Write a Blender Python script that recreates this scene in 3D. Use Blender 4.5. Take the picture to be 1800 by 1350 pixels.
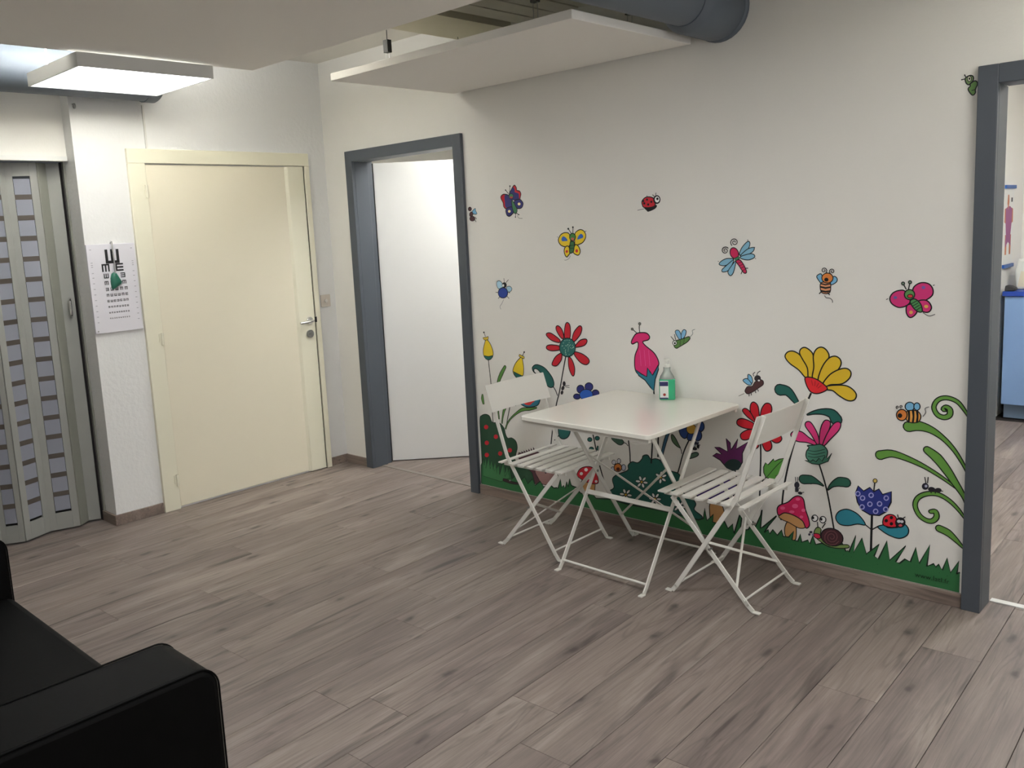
import bpy, bmesh, math, random
from mathutils import Vector, Matrix
random.seed(7)
for o in list(bpy.data.objects): bpy.data.objects.remove(o)
COL = bpy.context.scene.collection
SC = bpy.context.scene

# ------------------------------------------------------------------ camera
cam_d = bpy.data.cameras.new('camera'); cam = bpy.data.objects.new('camera', cam_d); COL.objects.link(cam)
cam_d.sensor_fit = 'HORIZONTAL'; cam_d.sensor_width = 36.0
F_PX = 1533.336
cam_d.lens = 36.0*F_PX/1800.0
cam_d.shift_x = 61.45/1800.0; cam_d.shift_y = -38.92/1800.0
cam_d.clip_start = 0.02; cam_d.clip_end = 60
CAM_POS = Vector((4.759878, -3.514773, 1.525271))
CAM_ROT = (Matrix.Rotation(math.radians(44.56522), 3, 'Z') @ Matrix.Rotation(math.radians(81.41686), 3, 'X')
           @ Matrix.Rotation(math.radians(-2.99839), 3, 'Z'))
cam.matrix_world = Matrix.Translation(CAM_POS) @ CAM_ROT.to_4x4()
SC.camera = cam
# ------------------------------------------------------------------ world, exposure
w = bpy.data.worlds.new('world'); SC.world = w; w.use_nodes = True
w.node_tree.nodes['Background'].inputs[0].default_value = (0.9, 0.95, 1.0, 1)
w.node_tree.nodes['Background'].inputs[1].default_value = 0.02
SC.view_settings.view_transform = 'Standard'; SC.view_settings.look = 'None'
SC.view_settings.exposure = 1.27; SC.view_settings.gamma = 1.0
SC.view_settings.use_curve_mapping = False
LAMP_MAIN = 3.1       # visible luminaire
FILL_WINDOW = 1.35          # added fill window, unseen behind the camera
LAMP_UP = 23.0        # indirect light leaving the suspended luminaires upwards
FILL_BACK = 1.5       # added fill luminaire, out of view over the near end
LAMP_CORR = 1.5
FILL_SOFA = 9.5  # fill luminaire added out of view in front of the table
CORR_UP = 10.0
LAMP_SIDE = 12.0
LAMP_CAB = 16.0

# ------------------------------------------------------------------ materials
def lin(c): return tuple((v/255/12.92 if v/255 <= 0.04045 else ((v/255+0.055)/1.055)**2.4) for v in c)
MATS = {}
def mat(name, rgb, rough=0.5, metal=0.0, spec=0.5, emit=0.0, trans=0.0, bump=None, coat=0.0, var=0.0, boost=1.0):
    """plain procedural principled material; rgb is sRGB 0-255; bump=(scale, strength, distance)"""
    if name in MATS: return MATS[name]
    m = bpy.data.materials.new(name); m.use_nodes = True
    nt = m.node_tree; b = nt.nodes['Principled BSDF']
    c = tuple(min(0.92, v*boost) for v in lin(rgb)) + (1,)
    b.inputs['Base Color'].default_value = c
    b.inputs['Roughness'].default_value = rough; b.inputs['Metallic'].default_value = metal
    b.inputs['Specular IOR Level'].default_value = spec
    b.inputs['Transmission Weight'].default_value = trans
    b.inputs['Coat Weight'].default_value = coat
    if emit:
        b.inputs['Emission Color'].default_value = (0.98, 0.99, 1.0, 1); b.inputs['Emission Strength'].default_value = emit
    if var or bump:
        tc = nt.nodes.new('ShaderNodeTexCoord')
    if var:
        n = nt.nodes.new('ShaderNodeTexNoise'); n.inputs['Scale'].default_value = 3.0; n.inputs['Detail'].default_value = 5
        nt.links.new(tc.outputs['Object'], n.inputs['Vector'])
        mx = nt.nodes.new('ShaderNodeMix'); mx.data_type = 'RGBA'
        mx.inputs['A'].default_value = tuple(v*(1-var) for v in c[:3])+(1,); mx.inputs['B'].default_value = tuple(min(1, v*(1+var)) for v in c[:3])+(1,)
        nt.links.new(n.outputs['Fac'], mx.inputs['Factor']); nt.links.new(mx.outputs['Result'], b.inputs['Base Color'])
    if bump:
        n2 = nt.nodes.new('ShaderNodeTexNoise'); n2.inputs['Scale'].default_value = bump[0]; n2.inputs['Detail'].default_value = 4
        nt.links.new(tc.outputs['Object'], n2.inputs['Vector'])
        bp = nt.nodes.new('ShaderNodeBump'); bp.inputs['Strength'].default_value = bump[1]; bp.inputs['Distance'].default_value = bump[2]
        nt.links.new(n2.outputs['Fac'], bp.inputs['Height']); nt.links.new(bp.outputs['Normal'], b.inputs['Normal'])
    MATS[name] = m
    return m

def wood_mat(name, dark, mid, light, along='Y'):
    m = bpy.data.materials.new(name); m.use_nodes = True; nt = m.node_tree; N = nt.nodes; L = nt.links
    b = N['Principled BSDF']
    tc = N.new('ShaderNodeTexCoord'); oi = N.new('ShaderNodeObjectInfo')
    mul = N.new('ShaderNodeVectorMath'); mul.operation = 'SCALE'; mul.inputs[0].default_value = (37.0, 91.0, 13.0)
    L.new(oi.outputs['Random'], mul.inputs['Scale'])
    add = N.new('ShaderNodeVectorMath'); add.operation = 'ADD'
    L.new(tc.outputs['Object'], add.inputs[0]); L.new(mul.outputs[0], add.inputs[1])
    def mapped(sx, sy):
        mp = N.new('ShaderNodeMapping'); s = (sx, sy, 1) if along == 'Y' else (sy, sx, sx)
        mp.inputs['Scale'].default_value = s; L.new(add.outputs[0], mp.inputs['Vector']); return mp.outputs[0]
    def noise(vec, sc, det, rough=0.5, dist=0.0):
        n = N.new('ShaderNodeTexNoise'); n.inputs['Scale'].default_value = sc; n.inputs['Detail'].default_value = det
        n.inputs['Roughness'].default_value = rough; n.inputs['Distortion'].default_value = dist
        L.new(vec, n.inputs['Vector']); return n.outputs['Fac']
    def ramp(fac, stops):
        r = N.new('ShaderNodeValToRGB'); e = r.color_ramp.elements
        while len(e) < len(stops): e.new(0.5)
        for el, (p, c) in zip(e, stops): el.position = p; el.color = c if len(c) == 4 else tuple(c)+(1,)
        L.new(fac, r.inputs[0]); return r.outputs[0]
    def mix(fac, a, c, mode='MIX'):
        x = N.new('ShaderNodeMix'); x.data_type = 'RGBA'; x.blend_type = mode
        if isinstance(fac, float): x.inputs['Factor'].default_value = fac
        else: L.new(fac, x.inputs['Factor'])
        L.new(a, x.inputs['A']) if not isinstance(a, tuple) else setattr(x.inputs['A'], 'default_value', a+(1,))
        L.new(c, x.inputs['B']) if not isinstance(c, tuple) else setattr(x.inputs['B'], 'default_value', c+(1,))
        return x.outputs['Result']
    d, md, lt = lin(dark), lin(mid), lin(light)
    base = ramp(noise(mapped(9, 1.0), 1.0, 6, 0.6, 1.2), [(0.30, tuple(v*0.86 for v in md)), (0.5, md), (0.72, lt)])
    grain = ramp(noise(mapped(120, 4), 1.0, 4, 0.65), [(0.3, (0.78, 0.78, 0.78)), (0.7, (1.1, 1.1, 1.1))])
    col = mix(1.0, base, grain, 'MULTIPLY')
    streak = ramp(noise(mapped(11, 0.75), 1.0, 3, 0.5, 2.2), [(0.60, (0, 0, 0)), (0.72, (0.75, 0.75, 0.75))])
    col = mix(streak, col, tuple(v*1.15 for v in d))
    flame = ramp(noise(mapped(8, 0.55), 1.0, 2, 0.4, 3.0), [(0.54, (0, 0, 0)), (0.575, (0.32, 0.32, 0.32)), (0.60, (0.05, 0.05, 0.05)), (0.63, (0, 0, 0))])
    col = mix(flame, col, tuple(v*1.1 for v in d))
    mott = ramp(noise(mapped(4, 0.9), 1.0, 3, 0.5, 0.6), [(0.35, (0.80, 0.78, 0.79)), (0.62, (1.06, 1.06, 1.05))])
    col = mix(1.0, col, mott, 'MULTIPLY')
    kv = N.new('ShaderNodeTexVoronoi'); kv.inputs['Scale'].default_value = 1.0; kv.inputs['Randomness'].default_value = 1.0
    wob = N.new('ShaderNodeTexNoise'); wob.inputs['Scale'].default_value = 14.0
    L.new(add.outputs[0], wob.inputs['Vector'])
    wv = N.new('ShaderNodeVectorMath'); wv.operation = 'SCALE'; wv.inputs['Scale'].default_value = 0.25
    L.new(wob.outputs['Color'], wv.inputs[0])
    ka = N.new('ShaderNodeVectorMath'); ka.operation = 'ADD'; L.new(mapped(9.0, 3.4), ka.inputs[0]); L.new(wv.outputs[0], ka.inputs[1])
    L.new(ka.outputs[0], kv.inputs['Vector'])
    knot = ramp(kv.outputs['Distance'], [(0.04, (0.85, 0.85, 0.85)), (0.15, (0, 0, 0))])
    col = mix(knot, col, d)
    halo = ramp(kv.outputs['Distance'], [(0.10, (0.28, 0.28, 0.28)), (0.30, (0, 0, 0))])
    col = mix(halo, col, tuple(v*1.35 for v in d))
    tone = ramp(oi.outputs['Random'], [(0.0, (0.94, 0.94, 0.94)), (1.0, (1.05, 1.04, 1.04))])
    col = mix(1.0, col, tone, 'MULTIPLY')
    L.new(col, b.inputs['Base Color'])
    b.inputs['Roughness'].default_value = 0.48; b.inputs['Specular IOR Level'].default_value = 0.4
    bp = N.new('ShaderNodeBump'); bp.inputs['Strength'].default_value = 0.12; bp.inputs['Distance'].default_value = 0.001
    L.new(grain, bp.inputs['Height']); L.new(bp.outputs['Normal'], b.inputs['Normal'])
    MATS[name] = m
    return m

M_WALL = mat('white_plaster', (232, 230, 224), 0.9, spec=0.2, bump=(90, 0.25, 0.002))
M_ROUGH = mat('rough_white_plaster', (228, 228, 226), 0.92, spec=0.2, bump=(45, 0.6, 0.004))
M_CEIL = mat('ceiling_paint', (232, 229, 220), 0.9, spec=0.2)
M_CREAM = mat('cream_door_paint', (231, 224, 202), 0.45, bump=(25, 0.04, 0.002))
M_CREAM_F = mat('cream_frame_paint', (231, 227, 205), 0.5)
M_GREYF = mat('grey_door_frame_paint', (76, 82, 90), 0.45)
M_WHITED = mat('white_door_laminate', (226, 226, 224), 0.4)
M_PLANK = wood_mat('grey_oak_laminate', (68, 60, 58), (137, 125, 118), (160, 148, 140))
M_BASEB = wood_mat('baseboard_laminate', (84, 74, 68), (140, 125, 115), (158, 144, 134), along='X')
M_SUB = mat('subfloor', (40, 34, 30), 0.9)
M_WMETAL = mat('white_powder_coat', (226, 224, 216), 0.38, spec=0.5)
M_WTOP = mat('white_table_paint', (228, 226, 216), 0.22, spec=0.6)
M_DUCT = mat('blue_grey_duct_paint', (92, 100, 110), 0.55, bump=(12, 0.1, 0.004))
M_STEEL = mat('brushed_steel', (170, 170, 168), 0.3, metal=1.0)
M_CHROME = mat('chrome', (225, 225, 225), 0.12, metal=1.0)
M_DARK = mat('dark_gap', (18, 16, 16), 0.8)
M_LEATHER = mat('black_leather', (7, 7, 7), 0.55, spec=0.08, bump=(160, 0.12, 0.001))
M_PANEL = mat('white_panel_board', (243, 240, 234), 0.75, spec=0.3)
M_FIX = mat('luminaire_housing', (214, 214, 210), 0.4)

# ------------------------------------------------------------------ mesh helpers
class MB:
    def __init__(s): s.v = []; s.f = []; s.m = []
    def add(s, vs, fs, mi=0):
        n = len(s.v); s.v += [tuple(v) for v in vs]; s.f += [[i+n for i in f] for f in fs]; s.m += [mi]*len(fs); return s
    def box(s, x0, x1, y0, y1, z0, z1, mi=0):
        vs = [(x, y, z) for z in (z0, z1) for y in (y0, y1) for x in (x0, x1)]
        return s.add(vs, [(0, 2, 3, 1), (4, 5, 7, 6), (0, 1, 5, 4), (2, 6, 7, 3), (0, 4, 6, 2), (1, 3, 7, 5)], mi)
    def bar(s, p, q, w, t, ref=(0, 1, 0), mi=0):
        """straight flat bar from p to q; t is the thickness along ref, w the width across it"""
        p = Vector(p); q = Vector(q); d = (q-p).normalized(); r = Vector(ref)
        r = (r-d*r.dot(d)).normalized(); u = d.cross(r)
        c = [(-1, -1), (1, -1), (1, 1), (-1, 1)]
        vs = [e+u*(a*w/2)+r*(b*t/2) for e in (p, q) for a, b in c]
        return s.add(vs, [(3, 2, 1, 0), (4, 5, 6, 7)]+[(i, (i+1) % 4, 4+(i+1) % 4, 4+i) for i in range(4)], mi)
    def tube(s, pts, r, n=10, mi=0, cap=True):
        pts = [Vector(p) for p in pts]; rs = r if isinstance(r, (list, tuple)) else [r]*len(pts)
        d0 = (pts[1]-pts[0]).normalized(); ref = Vector((0, 0, 1)) if abs(d0.z) < 0.9 else Vector((1, 0, 0))
        vs = []; prev = None
        for i, p in enumerate(pts):
            d = (pts[min(i+1, len(pts)-1)]-pts[max(i-1, 0)]).normalized()
            a = (ref-d*ref.dot(d)).normalized() if prev is None else (prev-d*prev.dot(d)).normalized()
            prev = a; b = d.cross(a)
            vs += [p+a*(rs[i]*math.cos(2*math.pi*k/n))+b*(rs[i]*math.sin(2*math.pi*k/n)) for k in range(n)]
        fs = [(i*n+k, i*n+(k+1) % n, (i+1)*n+(k+1) % n, (i+1)*n+k) for i in range(len(pts)-1) for k in range(n)]
        if cap: fs += [tuple(range(n-1, -1, -1)), tuple((len(pts)-1)*n+k for k in range(n))]
        return s.add(vs, fs, mi)
    def prism(s, poly, a0, a1, axis='y', mi=0):
        """extrude a 2-D outline: axis y -> poly is (x,z); axis x -> poly is (y,z); axis z -> poly is (x,y)"""
        f = {'y': lambda p, a: (p[0], a, p[1]), 'x': lambda p, a: (a, p[0], p[1]), 'z': lambda p, a: (p[0], p[1], a)}[axis]
        n = len(poly); vs = [f(p, a0) for p in poly]+[f(p, a1) for p in poly]
        return s.add(vs, [tuple(range(n-1, -1, -1)), tuple(range(n, 2*n))]+[(i, (i+1) % n, n+(i+1) % n, n+i) for i in range(n)], mi)
    def lathe(s, prof, n=24, c=(0, 0, 0), mi=0, sx=1.0, sy=1.0):
        vs = [(c[0]+sx*r*math.cos(2*math.pi*k/n), c[1]+sy*r*math.sin(2*math.pi*k/n), c[2]+z) for r, z in prof for k in range(n)]
        fs = [(i*n+k, i*n+(k+1) % n, (i+1)*n+(k+1) % n, (i+1)*n+k) for i in range(len(prof)-1) for k in range(n)]
        fs += [tuple(range(n-1, -1, -1)), tuple((len(prof)-1)*n+k for k in range(n))]
        return s.add(vs, fs, mi)
    def mesh(s, name, mats, smooth=False):
        me = bpy.data.meshes.new(name); me.from_pydata(s.v, [], s.f)
        for m in (mats if isinstance(mats, (list, tuple)) else [mats]): me.materials.append(m)
        me.polygons.foreach_set('material_index', s.m)
        bm = bmesh.new(); bm.from_mesh(me); bmesh.ops.recalc_face_normals(bm, faces=bm.faces); bm.to_mesh(me); bm.free()
        if smooth:
            me.polygons.foreach_set('use_smooth', [True]*len(me.polygons))
            try: me.set_sharp_from_angle(angle=math.radians(40))
            except Exception: pass
        me.update(); return me
    def build(s, name, mats, parent=None, smooth=False, bevel=0.0, seg=2):
        o = bpy.data.objects.new(name, s.mesh(name, mats, smooth or bevel > 0)); COL.objects.link(o)
        if parent: o.parent = parent
        if bevel:
            b = o.modifiers.new('bevel', 'BEVEL'); b.width = bevel; b.segments = seg; b.limit_method = 'ANGLE'; b.angle_limit = math.radians(40)
        return o
def box(*a): return MB().box(*a)
def tag(o, label=None, cat=None, group=None, kind=None):
    if label: o['label'] = label
    if cat: o['category'] = cat
    if group: o['group'] = group
    if kind: o['kind'] = kind
    return o
def empty(name, loc=(0, 0, 0), rz=0.0):
    o = bpy.data.objects.new(name, None); COL.objects.link(o); o.location = loc; o.rotation_euler = (0, 0, rz); o.empty_display_size = 0.05
    return o
def copy_tree(o, parent=None):
    c = o.copy(); COL.objects.link(c)
    if parent is not None: c.parent = parent
    for ch in list(o.children): copy_tree(ch, c)
    return c
def structure(name, mb, m, label, cat, **k): return tag(mb.build(name, m, **k), label, cat, kind='structure')

# ================================================================== THE ROOM
# mural wall: plane y=0 (room at y<0); back wall: plane x=0 (room at x>0); floor z=0
ZC = 2.635
XR, YL = 6.6, -5.2            # far ends of the room, behind the camera
# --- floor: slab with separate laminate planks
fl = structure('floor', box(-1.3, XR+0.2, YL-0.2, 4.3, -0.12, -0.009), M_SUB, 'grey brown oak laminate plank floor', 'floor')
PW, PL, ANG = 0.1885, 1.285, 0.037
def plank_mesh(wd, ln):
    g = 0.0010; b = 0.0015; x, y = wd/2-g, ln/2-g*0.2; z0 = -0.0085
    vs = [(sx*x, sy*y, z0) for sx, sy in ((-1, -1), (1, -1), (1, 1), (-1, 1))]+[(sx*x, sy*y, -b*0.6) for sx, sy in ((-1, -1), (1, -1), (1, 1), (-1, 1))]
    vs += [(sx*(x-b), sy*(y-b*0.2), 0.0) for sx, sy in ((-1, -1), (1, -1), (1, 1), (-1, 1))]
    fs = [(8, 9, 10, 11)]+[(i+k, (i+1) % 4+k, (i+1) % 4+k+4, i+k+4) for k in (0, 4) for i in range(4)]
    mb = MB().add(vs, fs); return mb.mesh('plank', M_PLANK)
pm = plank_mesh(PW, PL)
nrow = 0
for i in range(-8, 42):
    off = random.uniform(0, PL)
    for j in range(-6, 6):
        u = 3.803+ (i-20)*PW + PW/2; v = j*PL+off
        x = u - math.tan(ANG)*v; y = v
        in_main = -0.35 < x < XR and YL-0.4 < y < 0.5
        in_side = -0.4 < x < 2.2 and 0 < y < 2.2
        in_cab = 2.9 < x < 5.2 and 0 < y < 3.9
        if not (in_main or in_side or in_cab): continue
        o = bpy.data.objects.new('plank', pm); COL.objects.link(o); o.parent = fl
        o.location = (x, y, 0.0); o.rotation_euler = (0, 0, ANG); nrow += 1

# --- walls
wm = MB()                                                 # mural wall with the two doorways cut out
wm.box(-0.165, 0.245, 0, 0.14, 0, ZC); wm.box(0.245, 1.27, 0, 0.14, 2.05, ZC)
wm.box(1.27, 3.843, 0, 0.14, 0, ZC); wm.box(3.843, 4.80, 0, 0.14, 1.99, ZC); wm.box(4.80, XR+0.15, 0, 0.14, 0, ZC)
structure('wall_right', wm, M_WALL, 'long white wall covered with flower and insect stickers', 'wall')
structure('wall_back', box(-0.165, 0, -1.607, 0, 0, ZC), M_ROUGH, 'white rough plastered wall holding the cream door', 'wall')
structure('wall_back_recess', MB().box(-0.24, -0.10, -2.9, -1.607, 2.022, ZC).box(-0.24, -0.0, YL, -2.9, 0, ZC), M_WALL,
          'white wall above and beside the folding door', 'wall')
structure('wall_left', box(-0.24, XR+0.15, YL-0.15, YL, 0, ZC), M_WALL, 'white wall behind the black sofa', 'wall')
structure('wall_front', box(XR, XR+0.15, YL, 0, 0, ZC), M_WALL, 'white wall at the near end of the room', 'wall')
# rooms behind the two doorways
structure('wall_side_room', MB().box(-1.25, -1.1, 0.14, 3.2, 0, ZC).box(-1.25, 3.0, 3.1, 3.25, 0, ZC).box(-1.1, -0.165, 0.0, 0.14, 0, ZC),
          M_WALL, 'white walls of the room behind the white door', 'wall')
structure('wall_cabinet_room', MB().box(2.98, 3.1, 0.14, 4.1, 0, ZC).box(2.98, 6.0, 4.0, 4.15, 0, ZC).box(5.6, 5.75, 0.14, 4.0, 0, ZC),
          M_WALL, 'white walls of the room with the blue cabinet', 'wall')
structure('ceiling', MB().box(-1.3, 1.345, YL-0.15, 4.3, ZC, ZC+0.12).box(1.345, XR+0.2, YL-0.15, 0.0, ZC+0.06, ZC+0.12).box(1.345, XR+0.2, 0.0, 4.3, ZC, ZC+0.12),
          M_CEIL, 'white upper ceiling seen above the hanging panel', 'ceiling')
structure('trim_ceiling_beam', box(1.335, 1.668, YL, -0.001, 2.535, ZC+0.06), mat('beam_paint', (206, 200, 178), 0.85), 'cream ceiling beam above the hanging panel', 'beam')
ribs = structure('trim_ceiling_ribs', box(1.73, 4.2, YL, -0.001, 2.585, ZC+0.05), mat('rib_paint', (206, 201, 186), 0.85), 'ribbed cream ceiling boards beyond the dark slot', 'ceiling')
rm = box(-0.058, 0.058, -2.4, 2.4, -0.02, 0.02).mesh('ceiling_board', mat('rib_paint', (206, 201, 186), 0.85))
for k in range(19):
    o = bpy.data.objects.new('ceiling_board', rm); COL.objects.link(o); o.parent = ribs; o.location = (1.79+k*0.13, -2.5+0.09, 2.566)
# lowered ceiling over the seating area
structure('ceiling_lowered', box(1.045, XR, YL, -1.15, 2.325, 2.365), mat('lowered_ceiling_paint', (246, 243, 236), 0.85, spec=0.25),
          'large lowered white ceiling sheet over the sofa corner', 'ceiling')
# --- baseboards
def baseb(name, mb, label): return structure(name, mb, M_BASEB, label, 'baseboard', bevel=0.002, seg=1)
baseb('baseboard_right', box(1.279, 3.834, -0.012, 0, 0, 0.056), 'grey oak baseboard under the flower stickers')
baseb('baseboard_corner', MB().box(0.0, 0.236, -0.012, 0, 0, 0.056).box(0, 0.012, -0.142, -0.012, 0, 0.056), 'short grey oak baseboard in the corner beside the cream door')
baseb('baseboard_back', MB().box(0, 0.012, -1.619, -1.336, 0, 0.06).box(-0.16, 0.0, -1.619, -1.607, 0, 0.06), 'grey oak baseboard wrapping the wall end below the eye chart')

# --- door 1: cream door
d1 = tag(empty('door_1', (0, -0.74, 0)), 'closed cream door with a thick lock stile and steel handle', 'door', kind='structure')
def D1(mb, name, m, **k):
    for i, v in enumerate(mb.v): mb.v[i] = (v[0], v[1]+0.74, v[2])
    return mb.build(name, m, d1, **k)
D1(MB().box(0.0, 0.022, -1.334, -1.236, 0, 1.985).box(0.0, 0.022, -0.182, -0.145, 0, 1.985).box(0.0, 0.022, -1.334, -0.145, 1.985, 2.064), 'door_frame', M_CREAM_F, bevel=0.003)
D1(box(0.001, 0.010, -1.232, -0.31, 0.012, 1.979), 'door_leaf', M_CREAM, bevel=0.002)
st = D1(MB().prism([(0.001, -0.33), (0.008, -0.33), (0.024, -0.312), (0.024, -0.194), (0.001, -0.194)], 0.006, 1.981, 'z'), 'lock_stile', M_CREAM_F, bevel=0.003)
D1(box(0.001, 0.012, -0.193, -0.183, 0.01, 1.98), 'door_gap', M_DARK)
for z in (0.175, 1.006, 1.832):
    h = D1(MB().tube([(0.028, -1.245, z-0.035), (0.028, -1.245, z+0.035)], 0.008, 10), 'hinge', M_CREAM_F, smooth=True)
    D1(MB().box(0.018, 0.026, -1.262, -1.246, z-0.02, z+0.03), 'hinge_plate', M_CREAM_F)
hd = D1(MB().tube([(0.024, -0.238, 1.0), (0.034, -0.238, 1.0)], 0.024, 20).tube([(0.03, -0.238, 1.0), (0.07, -0.238, 1.0), (0.078, -0.245, 1.0), (0.08, -0.26, 0.999), (0.08, -0.345, 0.995)], 0.0085, 10), 'handle', M_CHROME, smooth=True)
D1(MB().tube([(0.024, -0.243, 0.915), (0.035, -0.243, 0.915)], 0.026, 20).tube([(0.035, -0.243, 0.915), (0.042, -0.243, 0.915)], 0.011, 16), 'lock_cylinder', M_STEEL, smooth=True)
D1(box(0.018, 0.024, -0.196, -0.178, 0.985, 1.02), 'strike_plate', M_DARK)

# --- doorway frames (grey steel frames)
def steel_frame(name, x0, x1, h, label, face=0.066, depth=0.155, proud=0.022):
    e = tag(empty(name, ((x0+x1)/2, 0, 0)), label, 'door', kind='structure'); cx = (x0+x1)/2
    for nm, xa, xb, za, zb in (('jamb', x0, x0+face, 0, h), ('jamb', x1-face, x1, 0, h), ('head', x0+face, x1-face, h-0.066, h)):
        mb = MB().box(xa-cx, xb-cx, -proud, 0.0, za, zb)
        if nm == 'jamb':
            a, b = (xb-0.03, xb) if xa == x0 else (xa, xa+0.03)
            mb.box(a-cx, b-cx, 0.0, depth-0.045, za, zb-0.066)
            a, b = (xb-0.042, xb-0.014) if xa == x0 else (xa+0.014, xa+0.042)
            mb.box(a-cx, b-cx, depth-0.045, depth, za, zb-0.052)
        else:
            mb.box(xa-cx, xb-cx, 0.0, depth-0.045, za, za+0.03); mb.box(xa-cx, xb-cx, depth-0.045, depth, za+0.014, za+0.04)
        mb.build(nm, M_GREYF, e, bevel=0.0025)
    return e
d2 = steel_frame('door_2', 0.237, 1.278, 2.057, 'white door standing ajar in a grey steel frame')
# white leaf, hinged on the left jamb and swung into the side room
lf = empty('door_leaf', (0.275-0.7575, 0.172, 0), math.radians(46)); lf.parent = d2
MB().box(0.0, 0.86, 0.0, 0.04, 0.006, 1.985).build('leaf_board', M_WHITED, lf, bevel=0.002)
MB().box(-0.006, -0.001, 0.004, 0.03, 0.006, 1.985).build('leaf_edge', M_DARK, lf)
for z in (0.28, 1.55, 1.72):
    MB().tube([(-0.012, 0.0, z-0.045), (-0.012, 0.0, z+0.045)], 0.009, 10).build('hinge', M_DARK, lf, smooth=True)
d3 = steel_frame('door_3', 3.836, 4.81, 1.997, 'open doorway in a grey steel frame leading to the blue cabinet room', face=0.064)
structure('trim_threshold', box(3.90, 4.746, 0.118, 0.150, 0, 0.004), mat('white_threshold', (224, 224, 220), 0.4), 'white threshold strip on the floor of the right doorway', 'threshold')
structure('trim_threshold_side', box(0.30, 1.214, 0.055, 0.085, 0, 0.003), mat('grey_threshold', (120, 112, 104), 0.4), 'grey floor joint strip under the white door', 'threshold')

# --- door 4: folding accordion door of grey plastic slats with frosted panes
M_ACC = mat('grey_accordion_plastic', (150, 151, 146), 0.4, bump=(30, 0.05, 0.001))
M_ACC2 = mat('grey_accordion_hinge', (138, 139, 130), 0.5)
M_PANE = mat('frosted_pane', (142, 145, 157), 0.25, spec=0.6)
M_PBAR = mat('brown_pane_bar', (82, 75, 68), 0.5)
d4 = tag(empty('door_4', (-0.15, -2.0, 0)), 'grey folding accordion door with columns of frosted panes', 'door', kind='structure')
def seg(a, b):                                   # frame of one slat: a, b plan points; local x along the slat, y out of the room
    a = Vector(a); b = Vector(b); d = b-a; return a, d.length, math.atan2(d.y, d.x)
ZB, ZT = 0.012, 1.995
def slat(a, b, name, m, th=0.012):
    p, ln, an = seg(a, b)
    o = MB().box(0.001, ln-0.001, -th/2, th/2, ZB, ZT).build(name, m, d4, bevel=0.002)
    o.location = (p.x+0.15, p.y+2.0, 0); o.rotation_euler = (0, 0, an); return o, ln
fold = [(-0.173, -1.625), (-0.199, -1.687), (-0.145, -1.753), (-0.190, -1.899), (-0.127, -2.048), (-0.182, -2.145), (-0.135, -2.29), (-0.185, -2.43), (-0.135, -2.58), (-0.185, -2.74), (-0.14, -2.88)]
npan = 17; pz0, pz1 = 0.105, 1.925; pitch = (pz1-pz0)/npan
PANES = {}
for k in range(len(fold)-1):
    a, b = fold[k+1], fold[k]
    windowed = k in (2, 3, 4)
    if k == 0:
        o, ln = slat(a, b, 'lead_post', M_ACC, 0.02)
        MB().tube([(ln*0.62, -0.012, 1.272-0.0), (ln*0.62, -0.036, 1.255), (ln*0.62, -0.04, 1.22), (ln*0.62, -0.036, 1.185), (ln*0.62, -0.012, 1.168)], 0.008, 8).build('handle', M_CHROME, o, smooth=True)
        continue
    if not windowed:
        slat(a, b, 'fold_strip' if k == 1 else 'folding_slat', M_ACC2 if k == 1 else M_ACC); continue
    p, ln, an = seg(a, b); m = 0.235*ln; th = 0.012
    fr = MB().box(0.001, m, -th/2, th/2, ZB, ZT).box(ln-m, ln-0.001, -th/2, th/2, ZB, ZT).box(m, ln-m, -th/2, th/2, ZB, pz0).box(m, ln-m, -th/2, th/2, pz1, ZT)
    o = fr.build('folding_slat', M_ACC, d4, bevel=0.001)
    o.location = (p.x+0.15, p.y+2.0, 0); o.rotation_euler = (0, 0, an)
    side = 1 if (Vector((-1, -1)).dot(Vector((-math.sin(an), math.cos(an)))) < 0) else -1
    pmx = box(m+0.002, ln-m-0.002, -0.003, 0.003, -(pitch-0.026)/2, (pitch-0.026)/2).mesh('pane', M_PANE)
    bmx = box(m, ln-m, -0.0045, 0.0045, -0.013, 0.013).mesh('pane_bar', M_PBAR)
    for q in range(npan):
        z = pz0+pitch*(q+0.5)
        for me, zz in ((pmx, z), (bmx, z+pitch/2)):
            if me is bmx and q == npan-1: continue
            c = bpy.data.objects.new(me.name, me); COL.objects.link(c); c.parent = o; c.location = (0, 0, zz)
MB().box(0.03, 0.075, -0.9, 0.385, 1.998, 2.022).build('track', mat('white_track', (222, 222, 218), 0.4), d4)
MB().box(-0.04, -0.008, 0.381, 0.392, 0.0, 2.0).build('side_rail', mat('dark_side_rail', (60, 56, 56), 0.6), d4)
MB().box(-0.005, 0.012, 0.383, 0.392, 0.0, 2.0).build('side_rail', M_ACC2, d4)
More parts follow.
